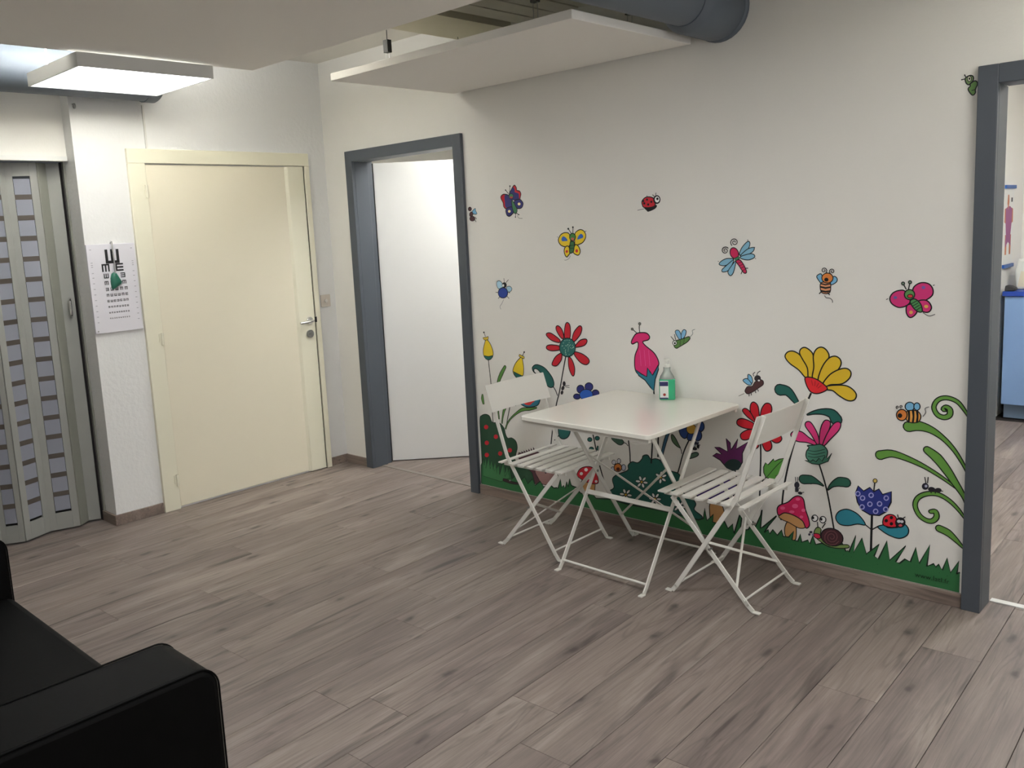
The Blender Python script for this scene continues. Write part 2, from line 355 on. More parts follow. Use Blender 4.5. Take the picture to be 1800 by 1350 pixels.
# ================================================================== CEILING SERVICES
def luminaire(name, label, x0, x1, y0, y1, zb, zt, strength, wires=(), up=0.0, upx=None, hang=2.634):
    e = tag(empty(name, ((x0+x1)/2, (y0+y1)/2, zb)), label, 'lamp'); cx, cy = (x0+x1)/2, (y0+y1)/2
    hx, hy = (x1-x0)/2, (y1-y0)/2; h = zt-zb; t = 0.008
    MB().box(-hx, hx, -hy, -hy+t, 0, h).box(-hx, hx, hy-t, hy, 0, h).box(-hx, -hx+t, -hy+t, hy-t, 0, h).box(hx-t, hx, -hy+t, hy-t, 0, h).box(-hx+t, hx-t, -hy+t, hy-t, h-0.041, h-0.036).build('housing', M_FIX, e)
    MB().box(-hx+t, hx-t, -hy+t, hy-t, 0.004, 0.010).build('diffuser', mat('diffuser_%g' % strength, (255, 255, 252), 0.5, emit=strength), e)
    if up: MB().box(-hx+t, hx-t if upx is None else upx-cx-0.002, -hy+t, hy-t, h-0.034, h-0.028).build('upper_diffuser', mat('diffuser_%g' % up, (255, 255, 252), 0.5, emit=up), e)
    if upx: MB().box(upx-cx, hx-t, -hy+t, hy-t, h-0.004, h-0.0005).box(upx-cx, upx-cx+0.004, -hy+t, hy-t, h-0.035, h-0.004).build('uplight_shield', M_FIX, e)  # added plate and lip, keep the uplight off the lowered ceiling
    for wx, wy in wires:
        MB().tube([(wx-cx, wy-cy, h-0.02), (wx-cx, wy-cy, hang-zb)], 0.004, 6).build('wire', M_WMETAL, e)
    return e
luminaire('ceiling_luminaire', 'square glowing ceiling luminaire hanging above the folding door', 0.57, 1.117, -2.0, -1.40, 2.256, 2.312, LAMP_MAIN, wires=((0.72, -1.965), (0.72, -1.45)), up=LAMP_UP, upx=0.98)
luminaire('ceiling_luminaire', 'added unseen fill luminaire over the near end of the room', 5.1, 5.7, -3.3, -2.7, 2.27, 2.324, FILL_BACK)
luminaire('ceiling_luminaire', 'square ceiling luminaire beside the right doorway', 4.7, 5.3, -0.95, -0.35, 2.40, 2.45, LAMP_CORR, wires=((4.8, -0.65), (5.2, -0.65)), up=CORR_UP, hang=2.694)
luminaire('ceiling_luminaire', 'added unseen fill luminaire over the floor in front of the table', 2.75, 3.35, -2.3, -1.7, 2.27, 2.324, FILL_SOFA)
luminaire('ceiling_luminaire', 'square ceiling luminaire in the room behind the white door', 1.15, 1.65, 0.35, 0.95, 2.32, 2.38, LAMP_SIDE, wires=((1.4, 0.6),), up=LAMP_UP)
luminaire('ceiling_luminaire', 'square ceiling luminaire in the blue cabinet room', 3.9, 4.5, 1.6, 2.2, 2.45, 2.51, LAMP_CAB, wires=((4.2, 1.9),), up=LAMP_UP)

# glowing window added behind the camera as fill light for the room
wd = tag(empty('fill_window_1', (XR, -2.4, 0.9)), 'added glowing fill window in the near end wall', 'window', kind='structure')
MB().box(-0.03, 0.0, -1.25, -1.19, 0, 1.3).box(-0.03, 0.0, 1.19, 1.25, 0, 1.3).box(-0.03, 0.0, -1.19, 1.19, 0, 0.06).box(-0.03, 0.0, -1.19, 1.19, 1.24, 1.3).box(-0.03, 0.0, -0.03, 0.03, 0.06, 1.24).build('fill_window_frame', M_WHITED, wd)
for ya in (-1.19, 0.03): MB().box(-0.012, -0.006, ya, ya+1.16, 0.06, 1.24).build('pane', mat('fill_glow_glass', (240, 244, 248), 0.5, emit=FILL_WINDOW), wd)
# hanging white panel in front of the mural wall
hp = tag(empty('hanging_panel', (1.99, -0.445, 2.268)), 'flat white rectangular panel hanging from wires over the mural wall', 'ceiling panel')
MB().box(-0.73, 0.73, -0.415, 0.415, 0, 0.034).build('board', M_PANEL, hp, bevel=0.002)
M_CLAMP = mat('wire_clamp', (70, 70, 64), 0.5)
for hx, hy, cz in ((1.62, -0.80, 0.075), (2.50, -0.80, 0.11), (2.66, -0.40, 0.085), (1.40, -0.12, 0.1)):
    x, y = hx-1.99, hy+0.445
    MB().tube([(x-0.011, y, 0.034), (x-0.011, y, cz)], 0.0016, 6).tube([(x+0.011, y, 0.034), (x+0.011, y, cz)], 0.0016, 6).build('wire_loop', M_STEEL, hp)
    MB().box(x-0.015, x+0.015, y-0.012, y+0.012, cz, cz+0.055).tube([(x, y, cz+0.05), (x, y, 0.262)], 0.002, 6).build('clamp', M_CLAMP, hp)
# ducts
du = tag(empty('duct_pipe', (2.845, -0.5, 2.388)), 'blue grey round duct running into the mural wall above the hanging panel', 'duct')
MB().tube([(0, -0.62, 0), (0, 0.26, 0)], 0.100, 32).build('pipe', M_DUCT, du, smooth=True)
MB().tube([(0, 0.20, 0), (0, 0.225, 0), (0, 0.245, 0), (0, 0.455, 0), (0, 0.462, 0), (0, 0.478, 0), (0, 0.485, 0), (0, 0.499, 0)], [0.104, 0.122, 0.128, 0.130, 0.125, 0.125, 0.132, 0.132], 32).build('coupling', M_DUCT, du, smooth=True)
cu = MB().tube([(-0.10, -0.25, 0.12), (-0.12, -0.05, 0.02), (-0.118, 0.06, -0.035), (-0.112, 0.12, -0.03), (-0.108, 0.15, 0.03)], 0.006, 8)
tag(cu.build('black_cable', mat('black_rubber', (30, 30, 32), 0.5), smooth=True), 'black cable sagging beside the blue grey duct over the hanging panel', 'cable').location = (2.845, -0.5, 2.388)
dl = tag(empty('duct_pipe', (0.135, -1.7, 2.425)), 'blue grey round duct along the back wall behind the glowing luminaire', 'duct')
MB().tube([(0, -1.2, 0), (0, 0.50, 0)], 0.125, 32).build('pipe', M_DUCT, dl, smooth=True)
MB().tube([(0, 0.44, 0), (0, 0.50, 0), (0, 0.515, 0)], [0.13, 0.13, 0.12], 32).build('end_cap', M_DUCT, dl, smooth=True)
hk = MB().tube([(0.02+0.012*math.cos(t), -1.585, 2.27+0.012*math.sin(t)) for t in [k*math.pi/8 for k in range(17)]], 0.004, 6).tube([(0.0, -1.585, 2.282), (0.02, -1.585, 2.282)], 0.004, 6)
tag(hk.build('wall_eyelet', M_STEEL, smooth=True), 'small metal eyelet on the wall end under the left duct', 'hook')
tag(box(0.0, 0.008, -1.213, -1.203, 2.064, 2.30).build('cable_conduit', mat('white_conduit', (214, 212, 206), 0.6)), 'thin white cable conduit running up from the cream door frame', 'conduit')
sw = tag(empty('wall_switch', (0, -0.085, 1.115)), 'small square wall switch between cream door and corner', 'switch')
MB().box(0, 0.008, -0.038, 0.038, -0.04, 0.04).build('plate', mat('switch_plate', (205, 196, 184), 0.5), sw, bevel=0.002)
MB().tube([(0.008, 0.0, 0.0), (0.016, 0.0, 0.0)], 0.012, 16).build('knob', mat('switch_knob', (216, 212, 204), 0.4), sw, smooth=True)

# ================================================================== EYE CHART + OCCLUDER
ch = tag(empty('eye_chart', (0.0, -1.476, 1.315)), 'white eye test chart with rows of black tumbling E letters', 'eye chart')
M_CHART = mat('chart_card', (222, 220, 226), 0.4)
MB().box(0.0, 0.014, -0.132, 0.132, -0.239, 0.239).build('board', M_CHART, ch, bevel=0.0015)
M_INK = mat('printed_black', (22, 22, 24), 0.6)
def letter_E(mb, cy, cz, s, rot):
    """block E of five strokes, turned rot quarter turns; faces +x"""
    t = s/5.0; h = s/2
    q = [(-h, -h), (h, -h), (h, -h+t), (-h+t, -h+t), (-h+t, -t/2), (h, -t/2), (h, t/2), (-h+t, t/2), (-h+t, h-t), (h, h-t), (h, h), (-h, h)]
    for _ in range(rot): q = [(-z, y) for y, z in q]
    mb.add([(0.0148, cy+y, cz+z) for y, z in q], [tuple(range(12))])
rows = [(0.172, 0.076, [0.002]), (0.112, 0.042, [-0.040, 0.036]), (0.068, 0.026, [-0.042, 0.002, 0.050]), (0.030, 0.021, [-0.044, -0.012, 0.022, 0.054]),
        (-0.004, 0.017, None), (-0.036, 0.0145, None), (-0.068, 0.0125, None), (-0.100, 0.010, None), (-0.131, 0.008, None), (-0.162, 0.0065, None)]
rr = random.Random(3)
small = MB()
for k, (z, s, ys) in enumerate(rows):
    if ys is None: n = k+1; ys = [-0.044+0.104*q/(n-1) for q in range(n)]
    for q, y in enumerate(ys):
        r = 1 if k == 0 else (rr.randrange(4) if k != 1 else (3 if q == 0 else 0))
        if k < 6:
            lm = MB(); letter_E(lm, y, z, s, r); lm.build('letter', M_INK, ch)
        else: letter_E(small, y, z, s, r)
tag(small.build('small_letters', M_INK, ch), kind='stuff')
sm = MB()
for z in [0.21, 0.14, 0.128, 0.118, 0.085, 0.06, 0.03, 0.0, -0.03, -0.06, -0.09, -0.12, -0.15, -0.18]:
    for s in (-1, 1):
        y = s*0.112; wd = 0.010; sm.add([(0.0147, y-wd/2, z), (0.0147, y+wd/2, z), (0.0147, y+wd/2, z+0.003), (0.0147, y-wd/2, z+0.003)], [(0, 1, 2, 3)])
tag(sm.build('size_marks', mat('printed_grey', (150, 150, 156), 0.6), ch), kind='stuff')
MB().tube([(0.014, -0.118, -0.226), (0.017, -0.118, -0.226)], 0.004, 10).build('fixing_screw', M_STEEL, ch)
oc = tag(empty('eye_occluder', (0.0, -1.476, 1.315)), 'green cupped eye occluder hanging from a chrome hook on the eye chart', 'eye occluder')
MB().tube([(0.004, 0.004, 0.242), (0.012, 0.004, 0.252), (0.022, 0.004, 0.25), (0.024, 0.004, 0.235), (0.024, 0.004, 0.19)], 0.0045, 8).build('hook', M_CHROME, oc, smooth=True)
MB().tube([(0.024, 0.003, 0.21), (0.024, 0.006, 0.15), (0.024, 0.005, 0.075)], 0.004, 8).build('handle', M_STEEL, oc, smooth=True)
cup = [(0.0, 0.085), (0.012, 0.08), (0.030, 0.045), (0.040, 0.030), (0.034, 0.018), (0.005, 0.0), (-0.014, -0.010), (-0.022, 0.0), (-0.022, 0.05), (-0.014, 0.075)]
vs = []
for lev, (xs, k) in enumerate(((0.016, 1.0), (0.024, 0.97), (0.032, 0.75), (0.036, 0.35))):
    for y, z in cup: vs.append((xs, 0.004+(y-0.004)*k, 0.035+(z-0.035)*k+0.002))
n = len(cup); fs = [tuple(range(n-1, -1, -1)), tuple(range(3*n, 4*n))]+[(l*n+i, l*n+(i+1) % n, (l+1)*n+(i+1) % n, (l+1)*n+i) for l in range(3) for i in range(n)]
MB().add(vs, fs).build('cup', mat('green_plastic', (40, 108, 88), 0.35), oc, smooth=True)

# ================================================================== TABLE
TX0, TX1, TY0, TY1, TZ = 2.256, 2.931, -0.727, -0.02, 0.709
tb = tag(empty('folding_table', ((TX0+TX1)/2, (TY0+TY1)/2, 0), -0.02), 'square white folding metal table standing against the sticker wall', 'table')
hx, hy = (TX1-TX0)/2, (TY1-TY0)/2
def rrect(hx, hy, r, n=5):
    out = []
    for cx, cy, a0 in ((hx-r, hy-r, 0), (-hx+r, hy-r, 90), (-hx+r, -hy+r, 180), (hx-r, -hy+r, 270)):
        for k in range(n+1):
            a = math.radians(a0+90*k/n); out.append((cx+r*math.cos(a), cy+r*math.sin(a)))
    return out
MB().prism(rrect(hx, hy, 0.022), TZ-0.020, TZ, 'z').build('tabletop', M_WTOP, tb, bevel=0.003)
for ya in (-hy+0.012, hy-0.03): MB().box(-hx+0.01, hx-0.01, ya, ya+0.018, TZ-0.034, TZ-0.0202).build('under_rail', M_WMETAL, tb)
FX0, FX1, FYN, FYF = 2.375-2.5935, 2.825-2.5935, -0.632+0.3735, -0.085+0.3735
ZTOP = TZ-0.028
def leg(p, q, foot, off, parent, w=0.020, t=0.007, ref=(1, 0, 0), nm='leg'):
    """flat bar leg from floor point p up to q, with a turned-out foot tab"""
    p = Vector(p); q = Vector(q); f = Vector(foot)
    up = p+(q-p).normalized()*0.03
    mb = MB().bar(up, q, w, t, ref)
    o = mb.build(nm, M_WMETAL, parent, bevel=0.0012, seg=1)
    MB().bar(up+(q-p).normalized()*0.006, p+Vector((0, 0, 0.006)), w*0.95, t, ref).bar(p+Vector((0, 0, 0.004)), p+f*0.030+Vector((0, 0, 0.004)), 0.020, 0.006, (0, 0, 1)).build('foot', M_WMETAL, o, bevel=0.001, seg=1)
    return o
for x, s in ((FX0, 1), (FX1, -1)):
    leg((x, FYN, 0), (x, FYF-0.078, ZTOP), (0, -1, 0), 0, tb)                       # near foot, far top
    leg((x+s*0.012, FYF, 0), (x+s*0.012, FYN+0.078, ZTOP), (0, 1, 0), 0, tb)        # far foot, near top
    MB().tube([(x-0.006, (FYN+FYF)/2, ZTOP*0.583), (x+s*0.02, (FYN+FYF)/2, ZTOP*0.583)], 0.006, 8).build('pivot', M_STEEL, tb)
def along(p, q, t): return tuple(a+(b-a)*t for a, b in zip(p, q))
nl0, nl1 = ((FX0, FYN, 0), (FX0, FYF-0.078, ZTOP)), ((FX1, FYN, 0), (FX1, FYF-0.078, ZTOP))
fl0, fl1 = ((FX0+0.012, FYF, 0), (FX0+0.012, FYN+0.078, ZTOP)), ((FX1-0.012, FYF, 0), (FX1-0.012, FYN+0.078, ZTOP))
MB().tube([along(*nl0, 0.055), along(*nl1, 0.055)], 0.0055, 8).build('stretcher', M_WMETAL, tb, smooth=True)
MB().tube([along(*fl0, 0.055), along(*fl1, 0.055)], 0.0055, 8).build('stretcher', M_WMETAL, tb, smooth=True)
MB().bar(along(*nl0, 0.455), along(*nl1, 0.455), 0.022, 0.008, (0, 1, -0.8)).build('cross_bar', M_WMETAL, tb, bevel=0.001, seg=1)
MB().bar(along(*fl0, 0.72), along(*fl1, 0.22), 0.013, 0.004, (0, 1, 0.6)).build('brace', M_WMETAL, tb)
MB().bar(along(*fl0, 0.20), along(*fl1, 0.72), 0.010, 0.004, (0, 1, 0.6)).build('brace', M_WMETAL, tb)

# ================================================================== CHAIRS (local: faces +x, x=0 at the rear feet, y=0 centre)
chr0 = tag(empty('folding_chair', (1.952, -0.366, 0)), 'white slatted folding chair at the left of the table, facing it', 'chair', 'folding chairs at the white table')
HW = 0.188
for s in (-1, 1):
    y = s*HW
    p0, p1, p2 = (0.352, y, 0.0), (0.062, y, 0.452), (-0.052, y, 0.79)
    o = leg(p0, p1, (1, 0, 0), 0, chr0, 0.019, 0.007, (0, 1, 0), 'back_leg')
    MB().bar((0.0625, y, 0.447), p2, 0.019, 0.007, (0, 1, 0)).build('back_upright', M_WMETAL, o, bevel=0.0012, seg=1)
    yi = s*(HW-0.010)
    leg((0.0, yi, 0.0), (0.352, yi, 0.408), (-1, 0, 0), 0, chr0, 0.019, 0.007, (0, 1, 0), 'front_leg')
    MB().tube([(0.178, s*(HW+0.006), 0.222), (0.178, s*(HW-0.016), 0.222)], 0.005, 8).build('pivot', M_STEEL, chr0)
    MB().bar((0.02, s*(HW-0.022), 0.410), (0.395, s*(HW-0.022), 0.415), 0.016, 0.006, (0, 1, 0)).build('seat_rail', M_WMETAL, chr0)
MB().tube([(0.325, -HW, 0.042), (0.325, HW, 0.042)], 0.0045, 8).build('stretcher', M_WMETAL, chr0, smooth=True)
MB().tube([(0.035, -HW, 0.043), (0.035, HW, 0.043)], 0.0045, 8).build('stretcher', M_WMETAL, chr0, smooth=True)
q0 = lambda t, y: (0.352*t, y, 0.408*t)
MB().bar(q0(0.20, -HW+0.012), q0(0.60, HW-0.012), 0.011, 0.004, (0.8, 0, -0.6)).build('brace', M_WMETAL, chr0)
MB().bar(q0(0.20, HW-0.012), q0(0.60, -HW+0.012), 0.011, 0.004, (0.8, 0, -0.6)).build('brace', M_WMETAL, chr0)
slat_me = MB().box(-0.0185, 0.0185, -0.208, 0.208, 0, 0.006)
slm = slat_me.mesh('slat', M_WMETAL)
for k in range(7):
    x = 0.030 if k == 0 else 0.100+(k-1)*0.0565
    o = bpy.data.objects.new('slat', slm); COL.objects.link(o); o.parent = chr0; o.location = (x, 0, 0.421+0.0008*k)
    if k == 0: o.scale = (0.62, 1, 1)
# curved backrest plate in front of the uprights
ny = 9; vs = []; fs = []
for i in range(ny):
    y = -0.215+0.43*i/(ny-1); bow = -0.018*(1-(2*i/(ny-1)-1)**2)
    for z, xo in ((0.665, -0.004), (0.790, -0.046)):
        for th in (0.0, 0.004): vs.append((xo+bow+0.006+th, y, z))
for i in range(ny-1):
    a, b = i*4, (i+1)*4; fs += [(a, a+2, b+2, b), (a+1, b+1, b+3, a+3), (a, b, b+1, a+1), (a+2, a+3, b+3, b+2)]
fs += [(0, 1, 3, 2), ((ny-1)*4, (ny-1)*4+2, (ny-1)*4+3, (ny-1)*4+1)]
MB().add(vs, fs).build('backrest', M_WMETAL, chr0, smooth=True)
chr1 = copy_tree(chr0); chr1.location = (3.242, -0.342, 0); chr1.rotation_euler = (0, 0, math.pi)
chr1['label'] = 'white slatted folding chair at the right of the table, beside the pink mushroom'

# ================================================================== BOTTLE
bt = tag(empty('sanitizer_bottle', (2.608, -0.092, TZ), math.radians(30)), 'green hand sanitizer bottle with clear pump top on the white table', 'bottle')
M_GEL = mat('green_gel', (70, 200, 145), 0.2, trans=0.25)
M_CLEAR = mat('clear_plastic', (222, 232, 226), 0.2, trans=0.65)
MB().prism(rrect(0.036, 0.024, 0.012), 0.0, 0.096, 'z').build('body', M_GEL, bt, bevel=0.004)
MB().lathe([(0.034, 0.096), (0.031, 0.108), (0.019, 0.128), (0.016, 0.136), (0.016, 0.150)], 20, sy=0.72).build('shoulder', M_CLEAR, bt, smooth=True)
MB().lathe([(0.013, 0.150), (0.013, 0.165), (0.007, 0.167), (0.007, 0.180), (0.012, 0.182), (0.012, 0.190)], 16).build('pump', mat('pump_white', (226, 226, 218), 0.4), bt, smooth=True)
lb = MB().box(-0.032, 0.006, -0.0252, -0.0243, 0.008, 0.090).build('label', mat('label_white', (226, 230, 226), 0.4), bt)
MB().box(-0.033, 0.005, -0.0262, -0.0252, 0.066, 0.086).build('navy_band', mat('label_navy', (42, 42, 92), 0.4), lb)
MB().box(-0.033, 0.005, -0.0262, -0.0252, 0.006, 0.012).build('navy_band', mat('label_navy', (42, 42, 92), 0.4), lb)
MB().tube([(-0.012, -0.0252, 0.026), (-0.012, -0.0262, 0.026)], 0.0065, 14).build('red_dot', mat('label_red', (150, 50, 40), 0.4), lb)

# ================================================================== SOFA
so = tag(empty('sofa', (2.36, -3.05, 0)), 'black leather sofa with boxy padded armrests', 'sofa')
def rbox(x0, x1, y0, y1, z0, z1, r, name, parent=so, seg=4): return MB().box(x0-2.36, x1-2.36, y0+3.05, y1+3.05, z0, z1).build(name, M_LEATHER, parent, bevel=r, seg=seg)
def arm(x0, x1):
    r = 0.05; prof = [(-0.50, 0.06), (0.402, 0.06)]
    for k in range(9):
        t = math.radians(90*k/8); prof.append((0.402-r+r*math.cos(t), 0.606-r+r*math.sin(t)))
    prof.append((-0.50, 0.606))
    o = MB().prism(prof, x0-2.36, x1-2.36, 'x').build('armrest', M_LEATHER, so, bevel=0.014, seg=3)
    for xs in (x0-2.36+0.005, x1-2.36-0.005):
        MB().tube([(xs, y, z) for y, z in prof[1:-1]]+[(xs, -0.5, 0.606)], 0.0022, 6).build('piping', M_LEATHER, o, smooth=True)
    return o
arm(2.845, 3.052); arm(1.46, 1.676)
rbox(1.68, 2.843, -3.45, -2.67, 0.06, 0.27, 0.02, 'base')
rbox(1.680, 2.842, -3.30, -2.652, 0.272, 0.404, 0.028, 'seat_cushion')
rbox(1.455, 3.07, -3.78, -3.54, 0.06, 0.80, 0.06, 'backrest')
fm = box(-0.03, 0.03, -0.03, 0.03, 0, 0.07).mesh('foot', M_DARK)
for x in (1.56, 2.96):
    for y in (-3.5, -2.74):
        o = bpy.data.objects.new('foot', fm); COL.objects.link(o); o.parent = so; o.location = (x-2.36, y+3.05, 0)

# ================================================================== BLUE CABINET ROOM
M_BLUE = mat('light_blue_laminate', (128, 160, 204), 0.45)
M_BLUED = mat('deep_blue_worktop', (28, 66, 160), 0.35)
cb = tag(empty('base_cabinet', (3.70, 3.70, 0)), 'light blue base cabinet in the room beyond the right doorway', 'cabinet')
MB().box(-0.565, 0.60, -0.24, 0.28, 0.10, 0.875).build('body', M_BLUE, cb)
for k in range(2):
    o = MB().box(-0.563+0.581*k, 0.013+0.581*k, -0.262, -0.242, 0.105, 0.872).build('door', M_BLUE, cb, bevel=0.002)
    MB().box(0.40*0+(-0.03 if k else -0.0)+0.05*k-0.02, 0.05*k+(-0.03 if k else 0.0), -0.285, -0.262, 0.70, 0.80).build('handle', M_STEEL, o)
MB().box(-0.555, 0.60, -0.215, 0.28, 0.0, 0.10).build('plinth', mat('blue_grey_plinth', (112, 132, 156), 0.5), cb)
tag(box(3.125, 4.31, 3.42, 3.99, 0.877, 0.91).build('worktop', M_BLUED, bevel=0.003), 'deep blue worktop on the light blue cabinet', 'worktop')
po = tag(empty('anatomy_poster', (3.1, 3.61, 1.357)), 'anatomy poster with blue hanging bars on the far room wall', 'poster')
MB().box(0.0005, 0.002, -0.12, 0.13, -0.27, 0.27).build('sheet', mat('poster_sheet', (226, 226, 222), 0.5), po)
for z in (-0.28, 0.275): MB().box(0.0, 0.014, -0.125, 0.135, z-0.012, z+0.012).build('hanging_bar', mat('poster_blue', (46, 96, 170), 0.4), po)
def flatx(mb, pts, x=0.0024): mb.add([(x, y, z) for y, z in pts], [tuple(range(len(pts)))]); return mb
fg = MB(); flatx(fg, [(-0.085, 0.12), (-0.03, 0.14), (0.03, 0.14), (0.085, 0.12), (0.08, 0.02), (0.06, -0.06), (0.075, -0.14), (0.0, -0.11), (-0.075, -0.15), (-0.06, -0.06), (-0.08, 0.02)])
fg.build('torso_print', mat('print_magenta', (150, 82, 130), 0.6), po)
for x, pts in ((0.0022, [(-0.075, -0.20), (-0.035, -0.20), (-0.03, -0.06), (-0.08, -0.06)]), (0.0022, [(0.035, -0.20), (0.075, -0.20), (0.08, -0.06), (0.03, -0.06)]), (0.0028, [(-0.04, 0.22), (-0.01, 0.22), (0.0, 0.17), (-0.02, 0.11), (-0.05, 0.16)]),
               (0.0022, [(-0.11, 0.12), (-0.07, 0.13), (-0.08, 0.02), (-0.11, 0.03)]), (0.0022, [(0.07, 0.13), (0.11, 0.12), (0.115, 0.03), (0.08, 0.02)])):
    flatx(MB(), pts, x).build('limb_print', mat('print_orange', (196, 120, 84), 0.6), po)
flatx(MB(), [(0.05, 0.17), (0.09, 0.17), (0.09, 0.20), (0.05, 0.20)]).build('dark_print', mat('print_dark', (60, 60, 66), 0.6), po)
bx = tag(empty('paper_bag', (3.352, 3.66, 0.911)), 'white crumpled paper bag on the blue worktop', 'bag')
MB().prism([(-0.18, 0.0), (0.2, 0.0), (0.22, 0.10), (0.10, 0.12), (-0.06, 0.16), (-0.17, 0.22), (-0.19, 0.14)], -0.09, 0.09, 'y').build('bag_body', mat('bag_white', (214, 216, 210), 0.6), bx, bevel=0.01)
MB().prism([(-0.17, 0.02), (0.18, 0.02), (0.19, 0.09), (-0.15, 0.13)], -0.095, -0.09, 'y').build('bag_print', mat('bag_cream', (214, 206, 184), 0.6), bx)
tag(MB().prism([(-0.03, 0), (0.035, 0), (0.04, 0.02), (0.01, 0.035), (-0.025, 0.04)], -0.035, 0.035, 'y').build('dark_pouch', mat('pouch_dark', (52, 50, 50), 0.7), bevel=0.008), 'small dark pouch beside the paper bag on the blue worktop', 'pouch').location = (3.162, 3.47, 0.911)
# ================================================================== WALL STICKERS
# printed film on the mural wall (plane y=0).  Outlines are written in picture coordinates of the wall and
# carried onto the wall plane; every sticker is a thing, its printed pieces are its parts.
def wall_xz(px, py):
    d = CAM_ROT @ Vector(((px-(900-61.45))/F_PX, -(py-(675-38.916))/F_PX, -1.0))
    t = (0.0-CAM_POS.y)/d.y; p = CAM_POS+d*t; return Vector((p.x, p.z))
PXW = 0.0030                                   # metres on the wall per picture pixel, for line widths
def ink(rgb):
    return mat('print_%d_%d_%d' % rgb, rgb, 0.45, spec=0.35, boost=1.25)
BK = (22, 24, 26)
class Sticker:
    def __init__(s, name, label, cat, frame, base=1, group=None):
        s.fr = frame; s.layer = base; s.parts = []; s.name = name; s.label = label; s.cat = cat; s.group = group; s.pts = []
    def P(s, p):
        ox, oy, k = s.fr; return wall_xz(ox+p[0]/k, oy+p[1]/k)
    def part(s, name): s.parts.append((name, [])); return s
    def _put(s, poly, col):
        s.layer += 1; s.parts[-1][1].append(([(v.x, -0.0004-0.00007*s.layer, v.y) for v in poly], col)); s.pts += poly
    def _smooth(s, q, closed=True, n=5):
        m = len(q); out = []
        rng = range(m) if closed else range(m-1)
        for i in rng:
            g = (lambda k: q[k % m]) if closed else (lambda k: q[max(0, min(m-1, k))])
            p0, p1, p2, p3 = g(i-1), g(i), g(i+1), g(i+2)
            for k in range(n):
                t = k/n; out.append(0.5*((2*p1)+(p2-p0)*t+(2*p0-5*p1+4*p2-p3)*t*t+(3*p1-p0-3*p2+p3)*t*t*t))
        if not closed: out.append(q[-1])
        return out
    def fill(s, pts, col, line=1.6, smooth=True, lcol=BK):
        q = [s.P(p) for p in pts]
        if smooth: q = s._smooth(q)
        s._put(q, col)
        if line: s._ribbon(q+[q[0]], [line]*(len(q)+1), lcol, closed=True)
        return s
    def _ribbon(s, q, ws, col, closed=False):
        n = len(q); s.layer += 1; L = []; R = []
        for i in range(n):
            a = q[i-1] if i else (q[-2] if closed else q[0]); b = q[i+1] if i < n-1 else (q[1] if closed else q[-1])
            d = b-a
            if d.length < 1e-9: d = Vector((1, 0))
            d.normalize(); m = Vector((-d.y, d.x))*(ws[i]*PXW/2); L.append(q[i]+m); R.append(q[i]-m)
        y = -0.0004-0.00007*s.layer
        for i in range(n-1):
            s.parts[-1][1].append(([(v.x, y, v.y) for v in (L[i], L[i+1], R[i+1], R[i])], col))
        s.pts += q
    def stroke(s, pts, w0=2.0, w1=None, col=BK, smooth=True):
        q = [s.P(p) for p in pts]
        if smooth and len(q) > 2: q = s._smooth(q, False)
        w1 = w0 if w1 is None else w1; n = len(q)
        s._ribbon(q, [w0+(w1-w0)*i/(n-1) for i in range(n)], col); return s
    def ell(s, cx, cy, rx, ry=None, col=BK, line=1.4, rot=0.0, n=20):
        ry = rx if ry is None else ry; c, k = math.cos(rot), math.sin(rot)
        pts = [(cx+rx*math.cos(t)*c-ry*math.sin(t)*k, cy+rx*math.cos(t)*k+ry*math.sin(t)*c) for t in [2*math.pi*i/n for i in range(n)]]
        return s.fill(pts, col, line, smooth=False)
    def ring(s, cx, cy, r, w=1.5, col=BK, n=16):
        q = [s.P((cx+r*math.cos(2*math.pi*i/n), cy+r*math.sin(2*math.pi*i/n))) for i in range(n+1)]
        s._ribbon(q, [w]*len(q), col, closed=True); return s
    def spiral(s, cx, cy, r, turns, a0, w=1.6, col=BK, n=26, hand=1):
        return s.stroke([(cx+r*(1-0.85*i/n)*math.cos(a0+hand*turns*2*math.pi*i/n), cy+r*(1-0.85*i/n)*math.sin(a0+hand*turns*2*math.pi*i/n)) for i in range(n+1)], w, w*0.8, col, smooth=False)
    def leaf(s, pts, ws, col, line=1.5):
        """tapered leaf: a spine with half-widths, filled and outlined"""
        q = s._smooth([s.P(p) for p in pts], False, 4); n = len(q); m = len(ws); L = []; R = []
        for i in range(n):
            f = i/(n-1)*(m-1); k = min(int(f), m-2); hw = (ws[k]+(ws[k+1]-ws[k])*(f-k))*PXW
            d = (q[min(i+1, n-1)]-q[max(i-1, 0)]).normalized(); v = Vector((-d.y, d.x))*hw; L.append(q[i]+v); R.append(q[i]-v)
        cap = []
        if ws[0] > 1.5:                                    # rounded blunt end
            d = (q[1]-q[0]).normalized(); v = Vector((-d.y, d.x)); r = ws[0]*PXW
            cap = [q[0]-v*r*math.cos(a)*1.0-d*r*math.sin(a) for a in [math.pi*k/6 for k in range(1, 6)]]
        poly = L+R[::-1]+cap
        s._put(poly, col)
        if line: s._ribbon(poly+[poly[0]], [line]*(len(poly)+1), BK, closed=True)
        return s
